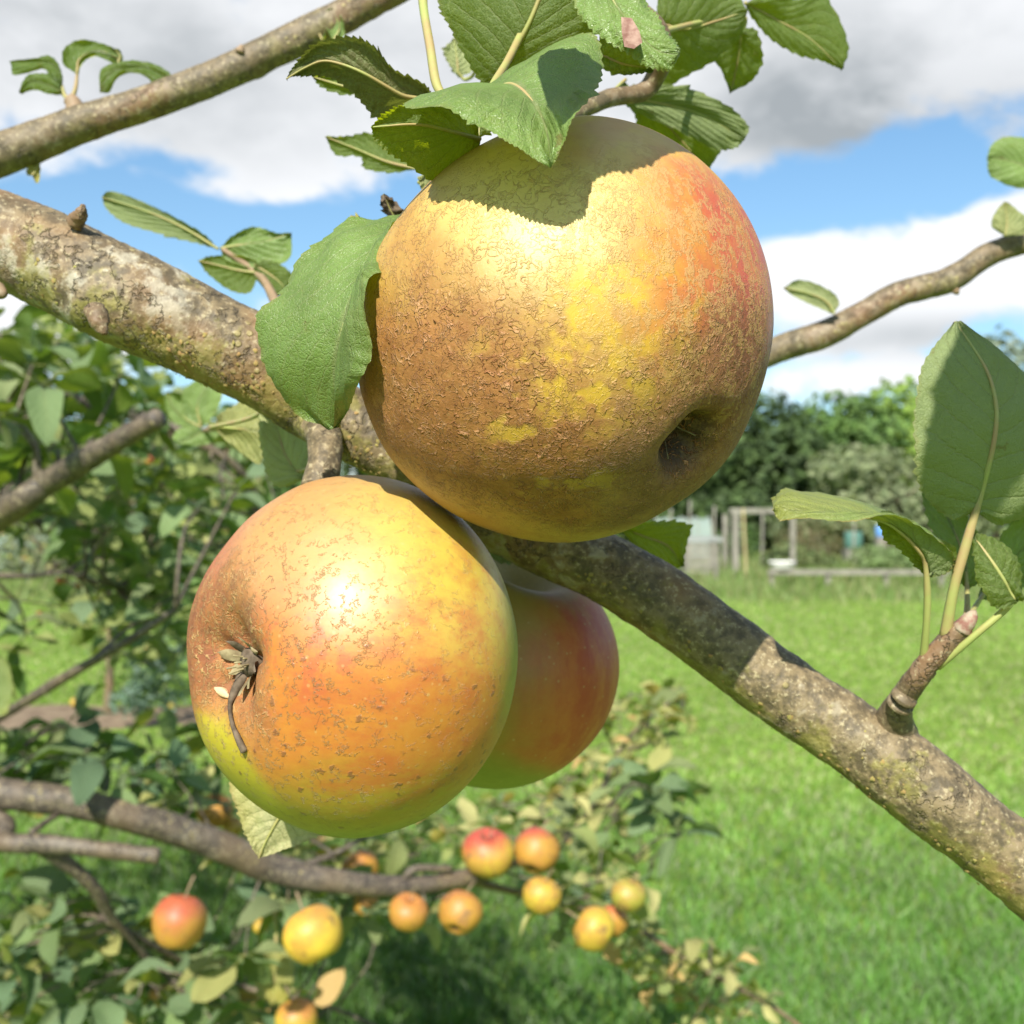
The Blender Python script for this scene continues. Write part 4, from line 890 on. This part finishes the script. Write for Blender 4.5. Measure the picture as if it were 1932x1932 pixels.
        c = g.mix(g.m('MULTIPLY', g.ss(g.noise(o2, 50, 4, .6), .58, .68), .8), c, (.14, .08, .04))
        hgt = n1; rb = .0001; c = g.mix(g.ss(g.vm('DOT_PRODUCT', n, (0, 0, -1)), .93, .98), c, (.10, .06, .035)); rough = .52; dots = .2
    mot = g.m('MULTIPLY', g.m('SUBTRACT', g.noise(o, 420, 5, .75), .5), .55)
    c = g.mix(g.m('ABSOLUTE', mot), c, g.mix(g.ss(mot, -.01, .01), [.13, .055, .018], [.46, .33, .09]))
    # pale pores
    dt = g.m('MULTIPLY', g.ss(g.vor(g.vm('ADD', o, (.5, .5, .5)), 330), .16, .07), dots)
    c = g.mix(dt, c, (.48, .36, .14))
    b0 = g.node('ShaderNodeBump', {'Strength': .35, 'Distance': .0004, 'Height': N(130, 3, .6)})
    b = g.node('ShaderNodeBump', {'Strength': 1.0, 'Distance': rb, 'Height': hgt, 'Normal': b0.outputs[0]})
    p = g.node('ShaderNodeBsdfPrincipled', {'Base Color': c, 'Roughness': rough, 'Normal': b.outputs[0], 'Specular IOR Level': spec,
               'Subsurface Weight': .12, 'Subsurface Radius': (.004, .002, .0006), 'Subsurface Scale': 1.0, 'Coat Weight': g.m('MULTIPLY', coat, .30), 'Coat Roughness': .5})
    g.l.new(p.outputs[0], S); return m

UP = P(1073, 642, .24); LO = P(657, 1234, .2565); RE = P(925, 1255, .329)
def big_apples():
    # upper russet apple
    t = empty('apple', UP, 'largest apple, rough brown russet below and red on its right cheek', 'apple', 'ripe apples on the near branch')
    ax = Vector((.57, -.57, -.59)).normalized()
    obj('skin', apple_mesh(.0437, .0437 * .92, ax, seed=2, nt=210, nphi=320, cal=(.34, .125), stem=(.3, .25)), apple_material('apple_russet', 'upper'), t)
    # dried calyx deep in the hollow
    q = ax.to_track_quat('Z', 'Y').to_matrix(); base = ax * .0437 * .92 * .66
    cp = empty_part('calyx', t)
    for k in range(5):
        a = k / 5 * 6.283 + .3; pts = [base + q @ Vector((.002 * math.cos(a), .002 * math.sin(a), -.001)), base + q @ Vector((.0042 * math.cos(a), .0042 * math.sin(a), .0018)), base + q @ Vector((.0026 * math.cos(a + .5), .0026 * math.sin(a + .5), .0052))]
        V, Fc = tube([tuple(p) for p in pts], [.0012, .0015, .0003], 6, n=8); obj('sepal', mesh('sepal', V, Fc), M_DRYD, cp)
    for k in range(3):
        a = k * 2.1; pts = [base, base + q @ Vector((.002 * math.cos(a), .002 * math.sin(a), .006)), base + q @ Vector((.005 * math.cos(a), .005 * math.sin(a), .009 + .001 * k))]
        V, Fc = tube([tuple(p) for p in pts], [.00018, .00012, .0001], 5, n=10); obj('fine_hair', mesh('fine_hair', V, Fc), M_DRY, cp)
    # lower apple
    t = empty('apple', LO, 'orange apple hanging lower left with its dried calyx towards the viewer', 'apple', 'ripe apples on the near branch')
    ax = Vector((-.70, -.70, .02)).normalized()
    obj('skin', apple_mesh(.0397, .0397 * .85, ax, seed=5, nt=210, nphi=320, cal=(.25, .28), stem=(.3, .25)), apple_material('apple_orange', 'lower'), t)
    q = ax.to_track_quat('Z', 'Y').to_matrix(); base = ax * .0397 * .85 * .735
    cp = empty_part('calyx', t)
    V, Fc = tube([tuple(base - ax * .002), tuple(base + ax * .001)], [.0034, .003], 12, n=5); obj('core_rim', mesh('core_rim', V, Fc), M_DRYD, cp)
    rs = random.Random(3)
    for k in range(9):
        a = k / 9 * 6.283 + rs.uniform(-.3, .3); L_ = rs.uniform(.0025, .0055); bend = rs.uniform(-.6, .6)
        e = [base + q @ Vector((.0026 * math.cos(a), .0026 * math.sin(a), 0)), base + q @ Vector(((.0026 + L_ * .5) * math.cos(a), (.0026 + L_ * .5) * math.sin(a), L_ * .55)),
             base + q @ Vector(((.003 + L_ * .75) * math.cos(a + bend * .4), (.003 + L_ * .75) * math.sin(a + bend * .4), L_ * (.75 + bend * .5)))]
        C = catmull([tuple(p) for p in e], 8); sd = np.array(q @ Vector((-math.sin(a), math.cos(a), rs.uniform(-.4, .4)))); V = []
        for i in range(8):
            w = .0012 * math.sin(math.pi * (.25 + .72 * i / 7)); V += [C[i] - sd * w, C[i] + np.array(ax) * .0005, C[i] + sd * w]
        obj('sepal', mesh('sepal', V, grid_faces(8, 3)), M_DRY if k % 3 else M_DRYD, cp)
    for k in range(8):
        a = rs.uniform(0, 6.28); L_ = rs.uniform(.002, .005); pts = [base + q @ Vector((.001 * math.cos(a), .001 * math.sin(a), 0)), base + q @ Vector((L_ * .5 * math.cos(a), L_ * .5 * math.sin(a), L_))]
        V, Fc = tube([tuple(p) for p in pts], [.0003, .0002], 5, n=5); obj('stamen', mesh('stamen', V, Fc), M_DRY, cp)
    # the withered stalk that trails down from the calyx
    def on_skin(x, y, lift=.0012):
        o = Vector((0, 0, CAMZ)); d = (P(x, y, 1) - o).normalized(); me = [c for c in t.children if c.name.startswith('skin')][0].data
        from mathutils.bvhtree import BVHTree
        if not hasattr(on_skin, 'b'): on_skin.b = BVHTree.FromPolygons([v.co for v in me.vertices], [p.vertices for p in me.polygons])
        hit = on_skin.b.ray_cast(o - t.location, d)[0]
        return (hit if hit is not None else d) - d * lift
    ps = [on_skin(462, 1275, .002), on_skin(446, 1300, .002), on_skin(434, 1330), on_skin(438, 1365), on_skin(450, 1395), on_skin(461, 1418, .0008)]
    V, Fc = tube([tuple(p) for p in ps], [.0010, .0011, .0005, .00045, .0007, .0008], 8, n=40); obj('withered_stalk', mesh('withered_stalk', V, Fc), M_DRYD, t)
    ps = [on_skin(405, 1298, .0003), on_skin(420, 1306, .0006), on_skin(432, 1316, .0003)]
    V, Fc = tube([tuple(p) for p in ps], [.0003, .0010, .0003], 8, n=10); obj('loose_flake', mesh('loose_flake', V, Fc), plain('flake', (.62, .40, .22), (.66, .48, .28), 300), t)
    # rear apple
    t = empty('apple', RE, 'shaded red and green apple tucked behind the lower one', 'apple', 'ripe apples on the near branch')
    obj('skin', apple_mesh(.0362, .0362 * .95, (-.3, .3, -.9), seed=8, nt=90, nphi=130, lump=.008), apple_material('apple_rear', 'rear'), t)
    V, Fc = tube([(0, 0, .02), (.002, -.002, .036), (.008, -.01, .044)], [.0012, .0011, .0014], 8, n=12); obj('stalk', mesh('stalk', V, Fc), M_TWIG, t)

def empty_part(name, parent):
    """a part that is itself a small mesh cup carrying finer pieces"""
    return parent
big_apples()


# ------------------------------------------------------------ orchard trees behind
def low_leaf(bend, fold, twist, w=.30, nu=7):
    V, UV = [], []
    for i in range(nu):
        u = i / (nu - 1); wid = w * math.sin(math.pi * min(1, u * .93 + .05)) ** .75 * (1 - .15 * u) if i < nu - 1 else .01
        ang = bend * u; y = math.sin(ang) / bend if abs(bend) > .01 else u; zc = -(1 - math.cos(ang)) / bend if abs(bend) > .01 else 0
        for j in range(-2, 3):
            s = j / 2; xx = s * wid * math.cos(fold); zz = abs(s) * wid * math.sin(fold) + .04 * math.sin(9 * u + 3 * s) * abs(s)
            a = twist * u; V.append((xx * math.cos(a) - zz * math.sin(a), y, zc + xx * math.sin(a) + zz * math.cos(a))); UV.append((u, .5 + s / 2))
    Fc = grid_faces(nu, 5)[:, ::-1].tolist()
    k = len(V); r = .012                       # stalk
    for y in (-.32, .02):
        for j in range(3): V.append((r * math.cos(j * 2.09), y, r * math.sin(j * 2.09))); UV.append((.01, .5))
    Fc += [[k + j, k + (j + 1) % 3, k + 3 + (j + 1) % 3, k + 3 + j] for j in range(3)]
    me = mesh('leaf', V, Fc, uv=UV); me.materials.append(M_LEAFT); return me
LEAVES = [low_leaf(b, f, t, w) for b, f, t, w in ((.5, .3, .2, .30), (1.1, .5, -.3, .27), (-.4, .2, .4, .32), (1.6, .25, .1, .28), (.8, .8, .5, .26), (.2, .4, -.6, .33), (1.3, .1, .7, .29))]
LDATA = []
for me in LEAVES:
    v = np.empty(len(me.vertices) * 3, dtype=np.float32); me.vertices.foreach_get('co', v); v = v.reshape(-1, 3)
    f = [list(p.vertices) for p in me.polygons]; ul = me.uv_layers[0].data; uv = np.zeros((len(v), 2)); 
    for p in me.polygons:
        for li in p.loop_indices: uv[me.loops[li].vertex_index] = ul[li].uv
    LDATA.append((v, np.array(f), uv))

def in_poly(x, y, poly):
    c = False; j = len(poly) - 1
    for i in range(len(poly)):
        if (poly[i][1] > y) != (poly[j][1] > y) and x < (poly[j][0] - poly[i][0]) * (y - poly[i][1]) / (poly[j][1] - poly[i][1]) + poly[i][0]: c = not c
        j = i
    return c

GREENS = [(1.0, 1.0, 1.0), (.8, .95, .9), (1.15, 1.1, .8), (.7, .85, 1.0), (1.3, 1.25, .9)]
PALES = [(1.9, 1.5, 1.3), (2.2, 1.7, 1.6), (1.5, 1.3, .9), (1.2, 1.15, .9), (1.0, 1.0, .9), (2.7, 1.5, 1.4)]
DARKS = [(.55, .75, .85), (.7, .85, .9), (.8, .95, .8), (1.0, 1.0, .9), (.6, .7, .7), (1.6, 1.3, 1.0)]

def rosettes(rs, poly, n, d0, d1, tints, size=(.045, .07), k=(3, 6)):
    """positions of leaf rosettes inside an outline, between two distances"""
    xs = [p[0] for p in poly]; ys = [p[1] for p in poly]; out = []; nodes = []
    while len(nodes) < n * 1.45:
        x, y = rs.uniform(min(xs), max(xs)), rs.uniform(min(ys), max(ys))
        if not in_poly(x, y, poly): continue
        d = d0 + (d1 - d0) * rs.random() ** .9; c = P(x, y, d); nodes.append(c)
        a0 = rs.uniform(0, 6.28); kk = rs.randint(*k)
        for i in range(kk):
            a = a0 + i * 2.4 + rs.uniform(-.4, .4); e = rs.uniform(-.5, .75)
            dr = Vector((math.cos(a) * math.cos(e), math.sin(a) * math.cos(e), math.sin(e)))
            up = (Vector((0, 0, 1)) + Vector((rs.gauss(0, .5), rs.gauss(0, .5), 0))).normalized()
            xa = dr.cross(up).normalized(); za = xa.cross(dr)
            s = rs.uniform(*size) * rs.choice((.65, .9, 1, 1.1)); M = Matrix((xa, dr, za)).transposed().to_4x4(); M = Matrix.Translation(c + dr * s * .3) @ M @ Matrix.Scale(s, 4)
            t = rs.choice(tints); j = rs.uniform(.8, 1.2); out.append((s / d, M, (t[0] * j, t[1] * j, t[2] * j), rs.randrange(len(LEAVES))))
    return out, nodes

def hang_leaves(tree, lv, maxn=290):
    """the leaves that show largest as parts, the rest joined"""
    lv.sort(key=lambda q: -q[0]); loc = Vector(tree.location)
    def inview(M):
        p = M.translation; return p.y > .2 and abs(p.x / p.y) < .47 and abs((p.z - CAMZ) / p.y) < .47
    a = [q for q in lv if inview(q[1])]; far = [q for q in lv if not inview(q[1])]
    for (_, M, t, k) in a[:maxn]:
        o = bpy.data.objects.new('leaf', LEAVES[k]); COL.objects.link(o); o.parent = tree; o.matrix_local = Matrix.Translation(-loc) @ M; o.color = (*t, 1)
    rest = a[maxn:] + far
    if rest:
        V, Fc, UV, Cc, n = [], [], [], [], 0
        for (_, M, t, k) in rest:
            v, f, uv = LDATA[k]; Mn = np.array(Matrix.Translation(-loc) @ M); V.append(v @ Mn[:3, :3].T + Mn[:3, 3]); Fc.append(f + n); UV.append(uv); Cc.append(np.tile(t, (len(v), 1))); n += len(v)
        o = obj('foliage', mesh('foliage', np.vstack(V), np.vstack(Fc), uv=np.vstack(UV), col=np.vstack(Cc)), M_LEAFA, tree); tag(o, kind='stuff')

def twigs(tree, rs, nodes, paths, r=.0016, maxl=.5):
    """thin twigs joining each rosette to the nearest bough"""
    pts = []
    for p in paths: pts += [Vector(q) for q in catmull([tuple(a) for a in p], 30)]
    parts = []; loc = np.array(tree.location)
    for c in nodes:
        b = min(pts, key=lambda q: (q - c).length)
        if (b - c).length > maxl: b = c + (b - c).normalized() * maxl * .5
        mid = (b + c) / 2 + Vector((rs.gauss(0, .012), rs.gauss(0, .012), rs.gauss(0, .015)))
        parts.append(tube([tuple(b), tuple(mid), tuple(c)], [r * 1.7, r * 1.2, r * .8], 5, n=6, org=loc))
    if parts:
        V, Fc = merge(parts); o = obj('twigs', mesh('twigs', V, Fc), M_BARKD, tree); tag(o, kind='stuff')

def orchard():
    rs = random.Random(21)
    # --- near tree at the left, its trunk outside the picture
    base = Vector((-1.55, 1.9, 0))
    t = empty('apple_tree', base, 'leafy apple tree filling the left side behind the branch', 'tree', 'apple trees of the orchard')
    fork = base + Vector((.1, 0, .9)); V, Fc = tube([tuple(base - Vector((0, 0, .1))), tuple(base + Vector((.02, 0, .5))), tuple(fork), tuple(base + Vector((.15, .05, 1.6)))], [.08, .065, .055, .03], 16, n=40, amp=.004, freq=14, org=base)
    obj('trunk', mesh('trunk', V, Fc), M_BARKD, t)
    P1 = [fork + Vector((0, 0, .3)), P(-250, 1130, 1.6), P(-20, 985, 1.05), P(100, 905, .98), P(200, 845, .93), P(300, 788, .90)]
    tube_obj('bough', P1, [.03, .02, .0135, .0115, .0100, .0085], M_BARKD, t, seg=16, n=70, amp=.0012, freq=45)
    P2 = [fork, P(-260, 1500, 1.6), P(0, 1352, 1.3), P(110, 1285, 1.25), P(240, 1210, 1.2), P(330, 1150, 1.2)]
    tube_obj('bough', P2, [.02, .012, .0062, .0055, .0045, .003], M_BARKD, t, seg=12, n=60, amp=.0006, freq=60)
    P3 = [fork + Vector((0, 0, .45)), P(-100, 820, 1.7), P(150, 760, 1.6), P(420, 860, 1.6), P(520, 1000, 1.7)]
    tube_obj('bough', P3, [.02, .015, .010, .006, .003], M_BARKD, t, seg=10, n=50, amp=.0006, freq=60)
    P4 = [P(-40, 1085, 1.5), P(60, 1086, 1.5), P(130, 1082, 1.5), P(220, 1110, 1.5)]
    tube_obj('bough', P4, [.004, .003, .0025, .0015], M_BARKD, t, seg=8, n=24)
    P5 = [fork + Vector((0, 0, .5)), P(-150, 900, 2.2), P(100, 1000, 2.3), P(280, 1100, 2.4), P(300, 1230, 2.4)]
    tube_obj('bough', P5, [.02, .014, .010, .006, .003], M_BARKD, t, seg=8, n=40)
    lv = []; nd = []
    for poly, n, a, b, ti, sz in (
        ([(-60, 610), (60, 625), (200, 690), (300, 730), (300, 800), (120, 860), (-60, 900)], 26, .95, 1.5, GREENS, (.05, .075)),
        ([(-60, 660), (90, 630), (250, 690), (420, 750), (520, 800), (560, 880), (480, 930), (350, 960), (-60, 1000)], 75, 1.5, 2.9, GREENS, (.05, .07)),
        ([(100, 900), (480, 900), (380, 1040), (340, 1180), (345, 1260), (230, 1240), (130, 1140), (150, 1020)], 60, 1.3, 2.8, GREENS, (.05, .07)),
        ([(0, 640), (100, 600), (200, 620), (240, 680), (120, 700)], 10, 2.2, 3.2, GREENS, (.05, .07)),
        ([(-40, 850), (420, 850), (340, 1000), (-40, 1000)], 34, 1.8, 3.2, DARKS + GREENS, (.05, .07)),
        ([(-40, 1170), (60, 1170), (60, 1230), (-40, 1230)], 2, 1.5, 1.7, GREENS, (.05, .07)),
        # outside the picture, towards the trunk
        ([(-700, 500), (-60, 500), (-60, 1100), (-700, 1100)], 90, 1.6, 2.9, GREENS, (.05, .07))):
        l, q = rosettes(rs, poly, n, a, b, ti, sz); lv += l; nd += q
    hang_leaves(t, lv); twigs(t, rs, nd, [P1, P2, P3, P4, P5], maxl=.35)

    # --- low spreading tree across the bottom
    base = Vector((-1.9, 1.35, 0))
    t = empty('apple_tree', base, 'low apple tree with a dark bough spreading across the bottom of the picture', 'tree', 'apple trees of the orchard')
    V, Fc = tube([tuple(base - Vector((0, 0, .1))), tuple(base + Vector((.03, 0, .5))), tuple(base + Vector((.1, 0, 1.25))), tuple(base + Vector((.1, .1, 1.9)))], [.09, .07, .05, .03], 16, n=40, amp=.004, freq=14, org=base)
    obj('trunk', mesh('trunk', V, Fc), M_BARKD, t)
    Q1 = [base + Vector((.08, 0, 1.1)), P(-300, 1440, 1.35), P(0, 1495, 1.3), P(130, 1512, 1.3), P(260, 1545, 1.32), P(400, 1590, 1.36), P(520, 1640, 1.4), P(650, 1665, 1.42), P(760, 1672, 1.45), P(880, 1658, 1.5), P(940, 1640, 1.55)]
    tube_obj('bough', Q1, [.035, .024, .0175, .0170, .0175, .0180, .0175, .0150, .0125, .0105, .006], M_BARKD, t, seg=24, n=160, amp=.0013, freq=40)
    Q2 = [base + Vector((.08, 0, .9)), P(-200, 1560, 1.3), P(0, 1588, 1.25), P(80, 1592, 1.25), P(180, 1602, 1.25), P(298, 1615, 1.25)]
    tube_obj('bough', Q2, [.02, .015, .0105, .0105, .0092, .0088], M_BARKD, t, seg=16, n=70, amp=.0008, freq=50)
    Q3 = [P(60, 1590, 1.25), P(120, 1625, 1.27), P(180, 1678, 1.3), P(215, 1735, 1.33), P(300, 1830, 1.4)]
    tube_obj('bough', Q3, [.008, .0085, .0075, .005, .002], M_BARKD, t, seg=12, n=40, amp=.0006, freq=60)
    Q4 = [P(60, 1570, 1.25), P(85, 1552, 1.27), P(120, 1530, 1.3)]
    tube_obj('bough', Q4, [.004, .0035, .003], M_BARKD, t, seg=8, n=16)
    Q5 = [P(540, 1640, 1.4), P(610, 1620, 1.43), P(670, 1590, 1.47), P(760, 1540, 1.5)]
    tube_obj('bough', Q5, [.005, .004, .003, .0018], M_BARKD, t, seg=8, n=20)
    Q6 = [P(880, 1660, 1.5), P(1000, 1690, 1.6), P(1100, 1715, 1.7), P(1190, 1745, 1.75), P(1300, 1815, 1.75), P(1400, 1868, 1.75), P(1480, 1915, 1.75), P(1560, 1980, 1.75)]
    tube_obj('bough', Q6, [.006, .0048, .0045, .0045, .0045, .0042, .004, .003], M_BARK2, t, seg=10, n=60)
    Q7 = [P(760, 1672, 1.45), P(780, 1640, 1.45), P(850, 1640, 1.48)]
    tube_obj('bough', Q7, [.006, .005, .005], M_BARKD, t, seg=8, n=16)
    Q8 = [P(940, 1640, 1.55), P(1060, 1590, 1.8), P(1130, 1500, 2.0), P(1180, 1400, 2.1), P(1280, 1310, 2.2)]
    tube_obj('bough', Q8, [.006, .005, .004, .003, .002], M_BARKD, t, seg=8, n=40)
    Q9 = [P(200, 1735, 1.33), P(420, 1850, 1.5), P(620, 1900, 1.5), P(760, 1960, 1.5)]
    tube_obj('bough', Q9, [.004, .004, .003, .002], M_BARKD, t, seg=8, n=30)
    lv = []; nd = []
    for poly, n, a, b, ti, sz in (
        ([(-40, 1380), (180, 1350), (330, 1400), (440, 1440), (460, 1500), (420, 1570), (200, 1500), (-40, 1480)], 24, 1.3, 2.0, DARKS, (.05, .075)),
        ([(300, 1480), (470, 1500), (640, 1590), (640, 1650), (400, 1640)], 11, 1.4, 2.2, PALES, (.035, .055)),
        ([(640, 1580), (880, 1500), (1020, 1490), (1100, 1480), (1240, 1560), (1230, 1640), (900, 1640), (650, 1650)], 46, 1.6, 2.6, PALES + GREENS, (.035, .055)),
        ([(1130, 1330), (1230, 1280), (1310, 1310), (1310, 1350), (1200, 1440), (1140, 1560), (1080, 1500)], 26, 1.9, 2.6, PALES, (.035, .055)),
        ([(1160, 1400), (1230, 1440), (1300, 1550), (1280, 1590), (1200, 1560)], 5, 1.5, 1.8, DARKS, (.05, .065)),
        ([(1080, 1640), (1220, 1640), (1240, 1760), (1120, 1780), (1000, 1700)], 12, 1.5, 1.8, PALES + GREENS, (.035, .055)),
        ([(1180, 1740), (1330, 1750), (1420, 1840), (1460, 1932), (1260, 1940), (1180, 1840)], 19, 1.65, 1.9, PALES, (.03, .05)),
        ([(-40, 1680), (180, 1690), (330, 1760), (300, 1960), (-40, 1960)], 34, 1.3, 1.9, DARKS, (.05, .075)),
        ([(280, 1780), (470, 1740), (500, 1960), (280, 1960)], 15, 1.3, 1.9, DARKS, (.05, .07)),
        ([(460, 1880), (640, 1880), (640, 1960), (460, 1960)], 5, 1.4, 1.8, PALES, (.05, .065)),
        ([(480, 1620), (700, 1700), (860, 1720), (820, 1760), (560, 1740)], 8, 1.4, 1.7, DARKS + GREENS, (.05, .065)),
        ([(-40, 1540), (60, 1500), (120, 1530), (-40, 1580)], 4, 1.3, 1.7, PALES, (.03, .05)),
        ([(-700, 1200), (-60, 1200), (-60, 1960), (-700, 1960)], 50, 1.2, 2.0, DARKS, (.05, .07))):
        l, q = rosettes(rs, poly, n, a, b, ti, sz); lv += l; nd += q
    hang_leaves(t, lv); twigs(t, rs, nd, [Q1, Q2, Q3, Q5, Q6, Q8, Q9], r=.0012, maxl=.16)
    # two hand-placed leaves that stand out
    leaf(t, [(520, 1780, 1.38), (522, 1820, 1.38), (518, 1860, 1.38), (516, 1898, 1.38)], [(490, 1800, 1.38), (481, 1840, 1.38), (492, 1880, 1.38)], [(550, 1800, 1.38), (552, 1840, 1.38), (540, 1885, 1.38)], M_LEAFY, False, stalk=[(515, 1690, 1.41), (520, 1740, 1.39)], teeth=10, amp=.002, sr=.003)
    leaf(t, [(-30, 1350, .8), (-15, 1310, .8), (-5, 1270, .8), (-10, 1235, .8)], [(-50, 1300, .8), (-40, 1250, .8)], [(12, 1345, .8), (22, 1290, .8), (12, 1245, .8)], M_LEAFP, False, teeth=10, amp=.001, sr=.001)

    # --- young tree on the bare earth
    bx_, by_ = SOIL[0] + .12, SOIL[1] + .2; base = Vector((bx_, by_, gz(bx_, by_)))
    t = empty('apple_tree', base, 'young staked apple tree standing on the bare earth beyond the lawn strip', 'tree', 'apple trees of the orchard')
    S1 = [base, base + Vector((.02, 0, .5)), base + Vector((-.02, .02, 1.1)), base + Vector((.05, 0, 1.9))]
    tube_obj('trunk', S1, [.035, .03, .022, .01], M_BARK2, t, seg=10, n=30)
    paths = [S1]
    for k in range(9):
        a = k * 2.4; z = .8 + .11 * k; p = [base + Vector((0, 0, z)), base + Vector((.35 * math.cos(a), .3 * math.sin(a), z + .15)), base + Vector((.65 * math.cos(a), .6 * math.sin(a), z + .1))]
        tube_obj('bough', p, [.012, .008, .004], M_BARK2, t, seg=6, n=12); paths.append(p)
    l, nd = rosettes(rs, [(-60, 960), (280, 940), (420, 1000), (400, 1160), (300, 1250), (150, 1230), (-20, 1040)], 150, base.y - .7, base.y + .7, PALES + GREENS + GREENS, (.05, .08))
    hang_leaves(t, l, 40); twigs(t, rs, nd, paths, r=.002, maxl=.5)
    # low bush on the earth
    bp = P(290, 1330, 7.4); bl = [(bp.x + rs.uniform(-.17, .17), 7.4 + rs.uniform(-.1, .1), rs.uniform(.1, .5), .13, .12, .13) for _ in range(9)]
    tt = empty('herb_bush', (bp.x, 7.4, 0), 'blue-green herb bush at the foot of the young tree', 'bush')
    tag(obj('foliage', crown_mesh('foliage', bl, 1500, .022, [(.16, .24, .18), (.11, .18, .12), (.20, .28, .22)], (bp.x, 7.4, 0)), M_FOL, tt), kind='stuff')
orchard()

# ------------------------------------------------------------ small background apples
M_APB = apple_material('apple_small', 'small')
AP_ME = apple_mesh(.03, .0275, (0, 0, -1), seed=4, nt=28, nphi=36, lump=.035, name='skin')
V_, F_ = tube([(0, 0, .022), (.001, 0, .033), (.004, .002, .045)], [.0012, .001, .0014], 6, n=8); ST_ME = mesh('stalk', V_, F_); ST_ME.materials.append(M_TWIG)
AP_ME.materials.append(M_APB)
proto = []
YL, GD, GR = (.46, .33, .035), (.40, .21, .03), (.32, .30, .045)
# x, y, distance, radius(px), colour, blush, tilt, label
for (x, y, d, rp, c, bl, tl, lab) in (
    (920, 1610, 1.50, 49, YL, 1.0, .5, 'red and yellow apple at the end of the low bough, larger of the touching pair'),
    (1012, 1606, 1.52, 42, GD, 1.0, -.2, 'red-orange apple with a brown blotch, right one of the touching pair'),
    (1022, 1690, 1.44, 37, YL, .2, .2, 'yellow apple just below the red touching pair'),
    (1122, 1753, 1.42, 43, YL, .25, -.5, 'bright yellow apple lowest of the right cluster'),
    (1155, 1738, 1.49, 30, GD, .6, .1, 'orange apple half behind the bright yellow one'),
    (1185, 1690, 1.46, 34, GR, .1, .4, 'yellow-green apple at the right end of the cluster'),
    (338, 1740, 1.24, 54, GD, .8, .3, 'golden apple with a brown-red top among the dark lower left leaves'),
    (592, 1764, 1.28, 55, (.58, .40, .04), .3, -.1, 'round golden apple beside the hanging pale leaf'),
    (770, 1722, 1.36, 38, GD, .3, .1, 'golden apple under the low bough, left of the half hidden one'),
    (868, 1722, 1.40, 40, GD, .5, -.3, 'orange apple half covered by a dark leaf under the bough'),
    (690, 1705, 1.62, 24, GD, .3, 0, 'small golden apple just under the middle of the low bough'),
    (680, 1640, 1.65, 36, GD, .2, 0, 'yellow-orange apple above the low bough behind twigs'),
    (405, 1530, 1.60, 34, GD, .2, .2, 'ochre apple under the pale leaf, beside the lower bough'),
    (438, 1560, 1.62, 20, YL, .2, 0, 'small yellow apple touching the top of the lower bough'),
    (492, 1748, 1.42, 15, YL, .1, 0, 'tiny yellow apple left of the round golden one'),
    (300, 1880, 1.45, 20, GD, .3, 0, 'small orange apple in the dark leaves at the bottom'),
    (560, 1925, 1.3, 40, YL, .4, .2, 'yellow apple cut off by the bottom edge'),
    (15, 832, 1.9, 15, GD, 1.0, 0, 'small red-orange apple at the left edge among leaves'),
    (280, 868, 2.1, 13, GD, 1.0, 0, 'small orange apple right of the sawn bough end'),
    (205, 1022, 2.5, 11, YL, .2, 0, 'small yellow apple in the middle of the left tree'),
    (115, 1096, 2.6, 10, GD, 1.0, 0, 'small red apple over the lawn at the left, upper of two'),
    (145, 1112, 2.6, 11, GD, .4, 0, 'small orange apple over the lawn at the left, lower of two'),
    (75, 1162, 2.7, 8, GD, 1.0, 0, 'tiny red apple lowest over the left lawn'),
    (292, 1225, 3.0, 18, (.55, .30, .12), 1.0, 0, 'dull pink apple above the herb bush')):
    t = empty('small_apple', P(x, y, d), lab, 'apple', 'small apples on the trees behind')
    s = rp / F * d / .03
    if not proto:
        a = obj('skin', AP_ME, None, t); b = obj('stalk', ST_ME, None, t); proto = [a, b]; pr = proto
    else:
        pr = []
        for q in proto:
            k = q.copy(); COL.objects.link(k); k.parent = t; pr.append(k)
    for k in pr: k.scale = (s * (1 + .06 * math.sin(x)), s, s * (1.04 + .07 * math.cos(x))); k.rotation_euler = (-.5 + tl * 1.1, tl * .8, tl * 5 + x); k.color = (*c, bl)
for (x, y, c, lab) in ((140, 1337, YL, 'fallen yellow apple on the bare earth, left one'), (325, 1342, GR, 'fallen yellow-green apple by the herb bush'), (130, 1420, GD, 'fallen orange apple on the grass in front of the bare earth')):
    d = CAMZ * F / (y - 966); t = empty('fallen_apple', (X(x, d), d, gz(X(x, d), d) + .045), lab, 'apple', 'fallen apples')
    for q in proto:
        k = q.copy(); COL.objects.link(k); k.parent = t; k.scale = (1.1, 1.1, 1.1); k.rotation_euler = (1.3, .4, x); k.color = (*c, .2)
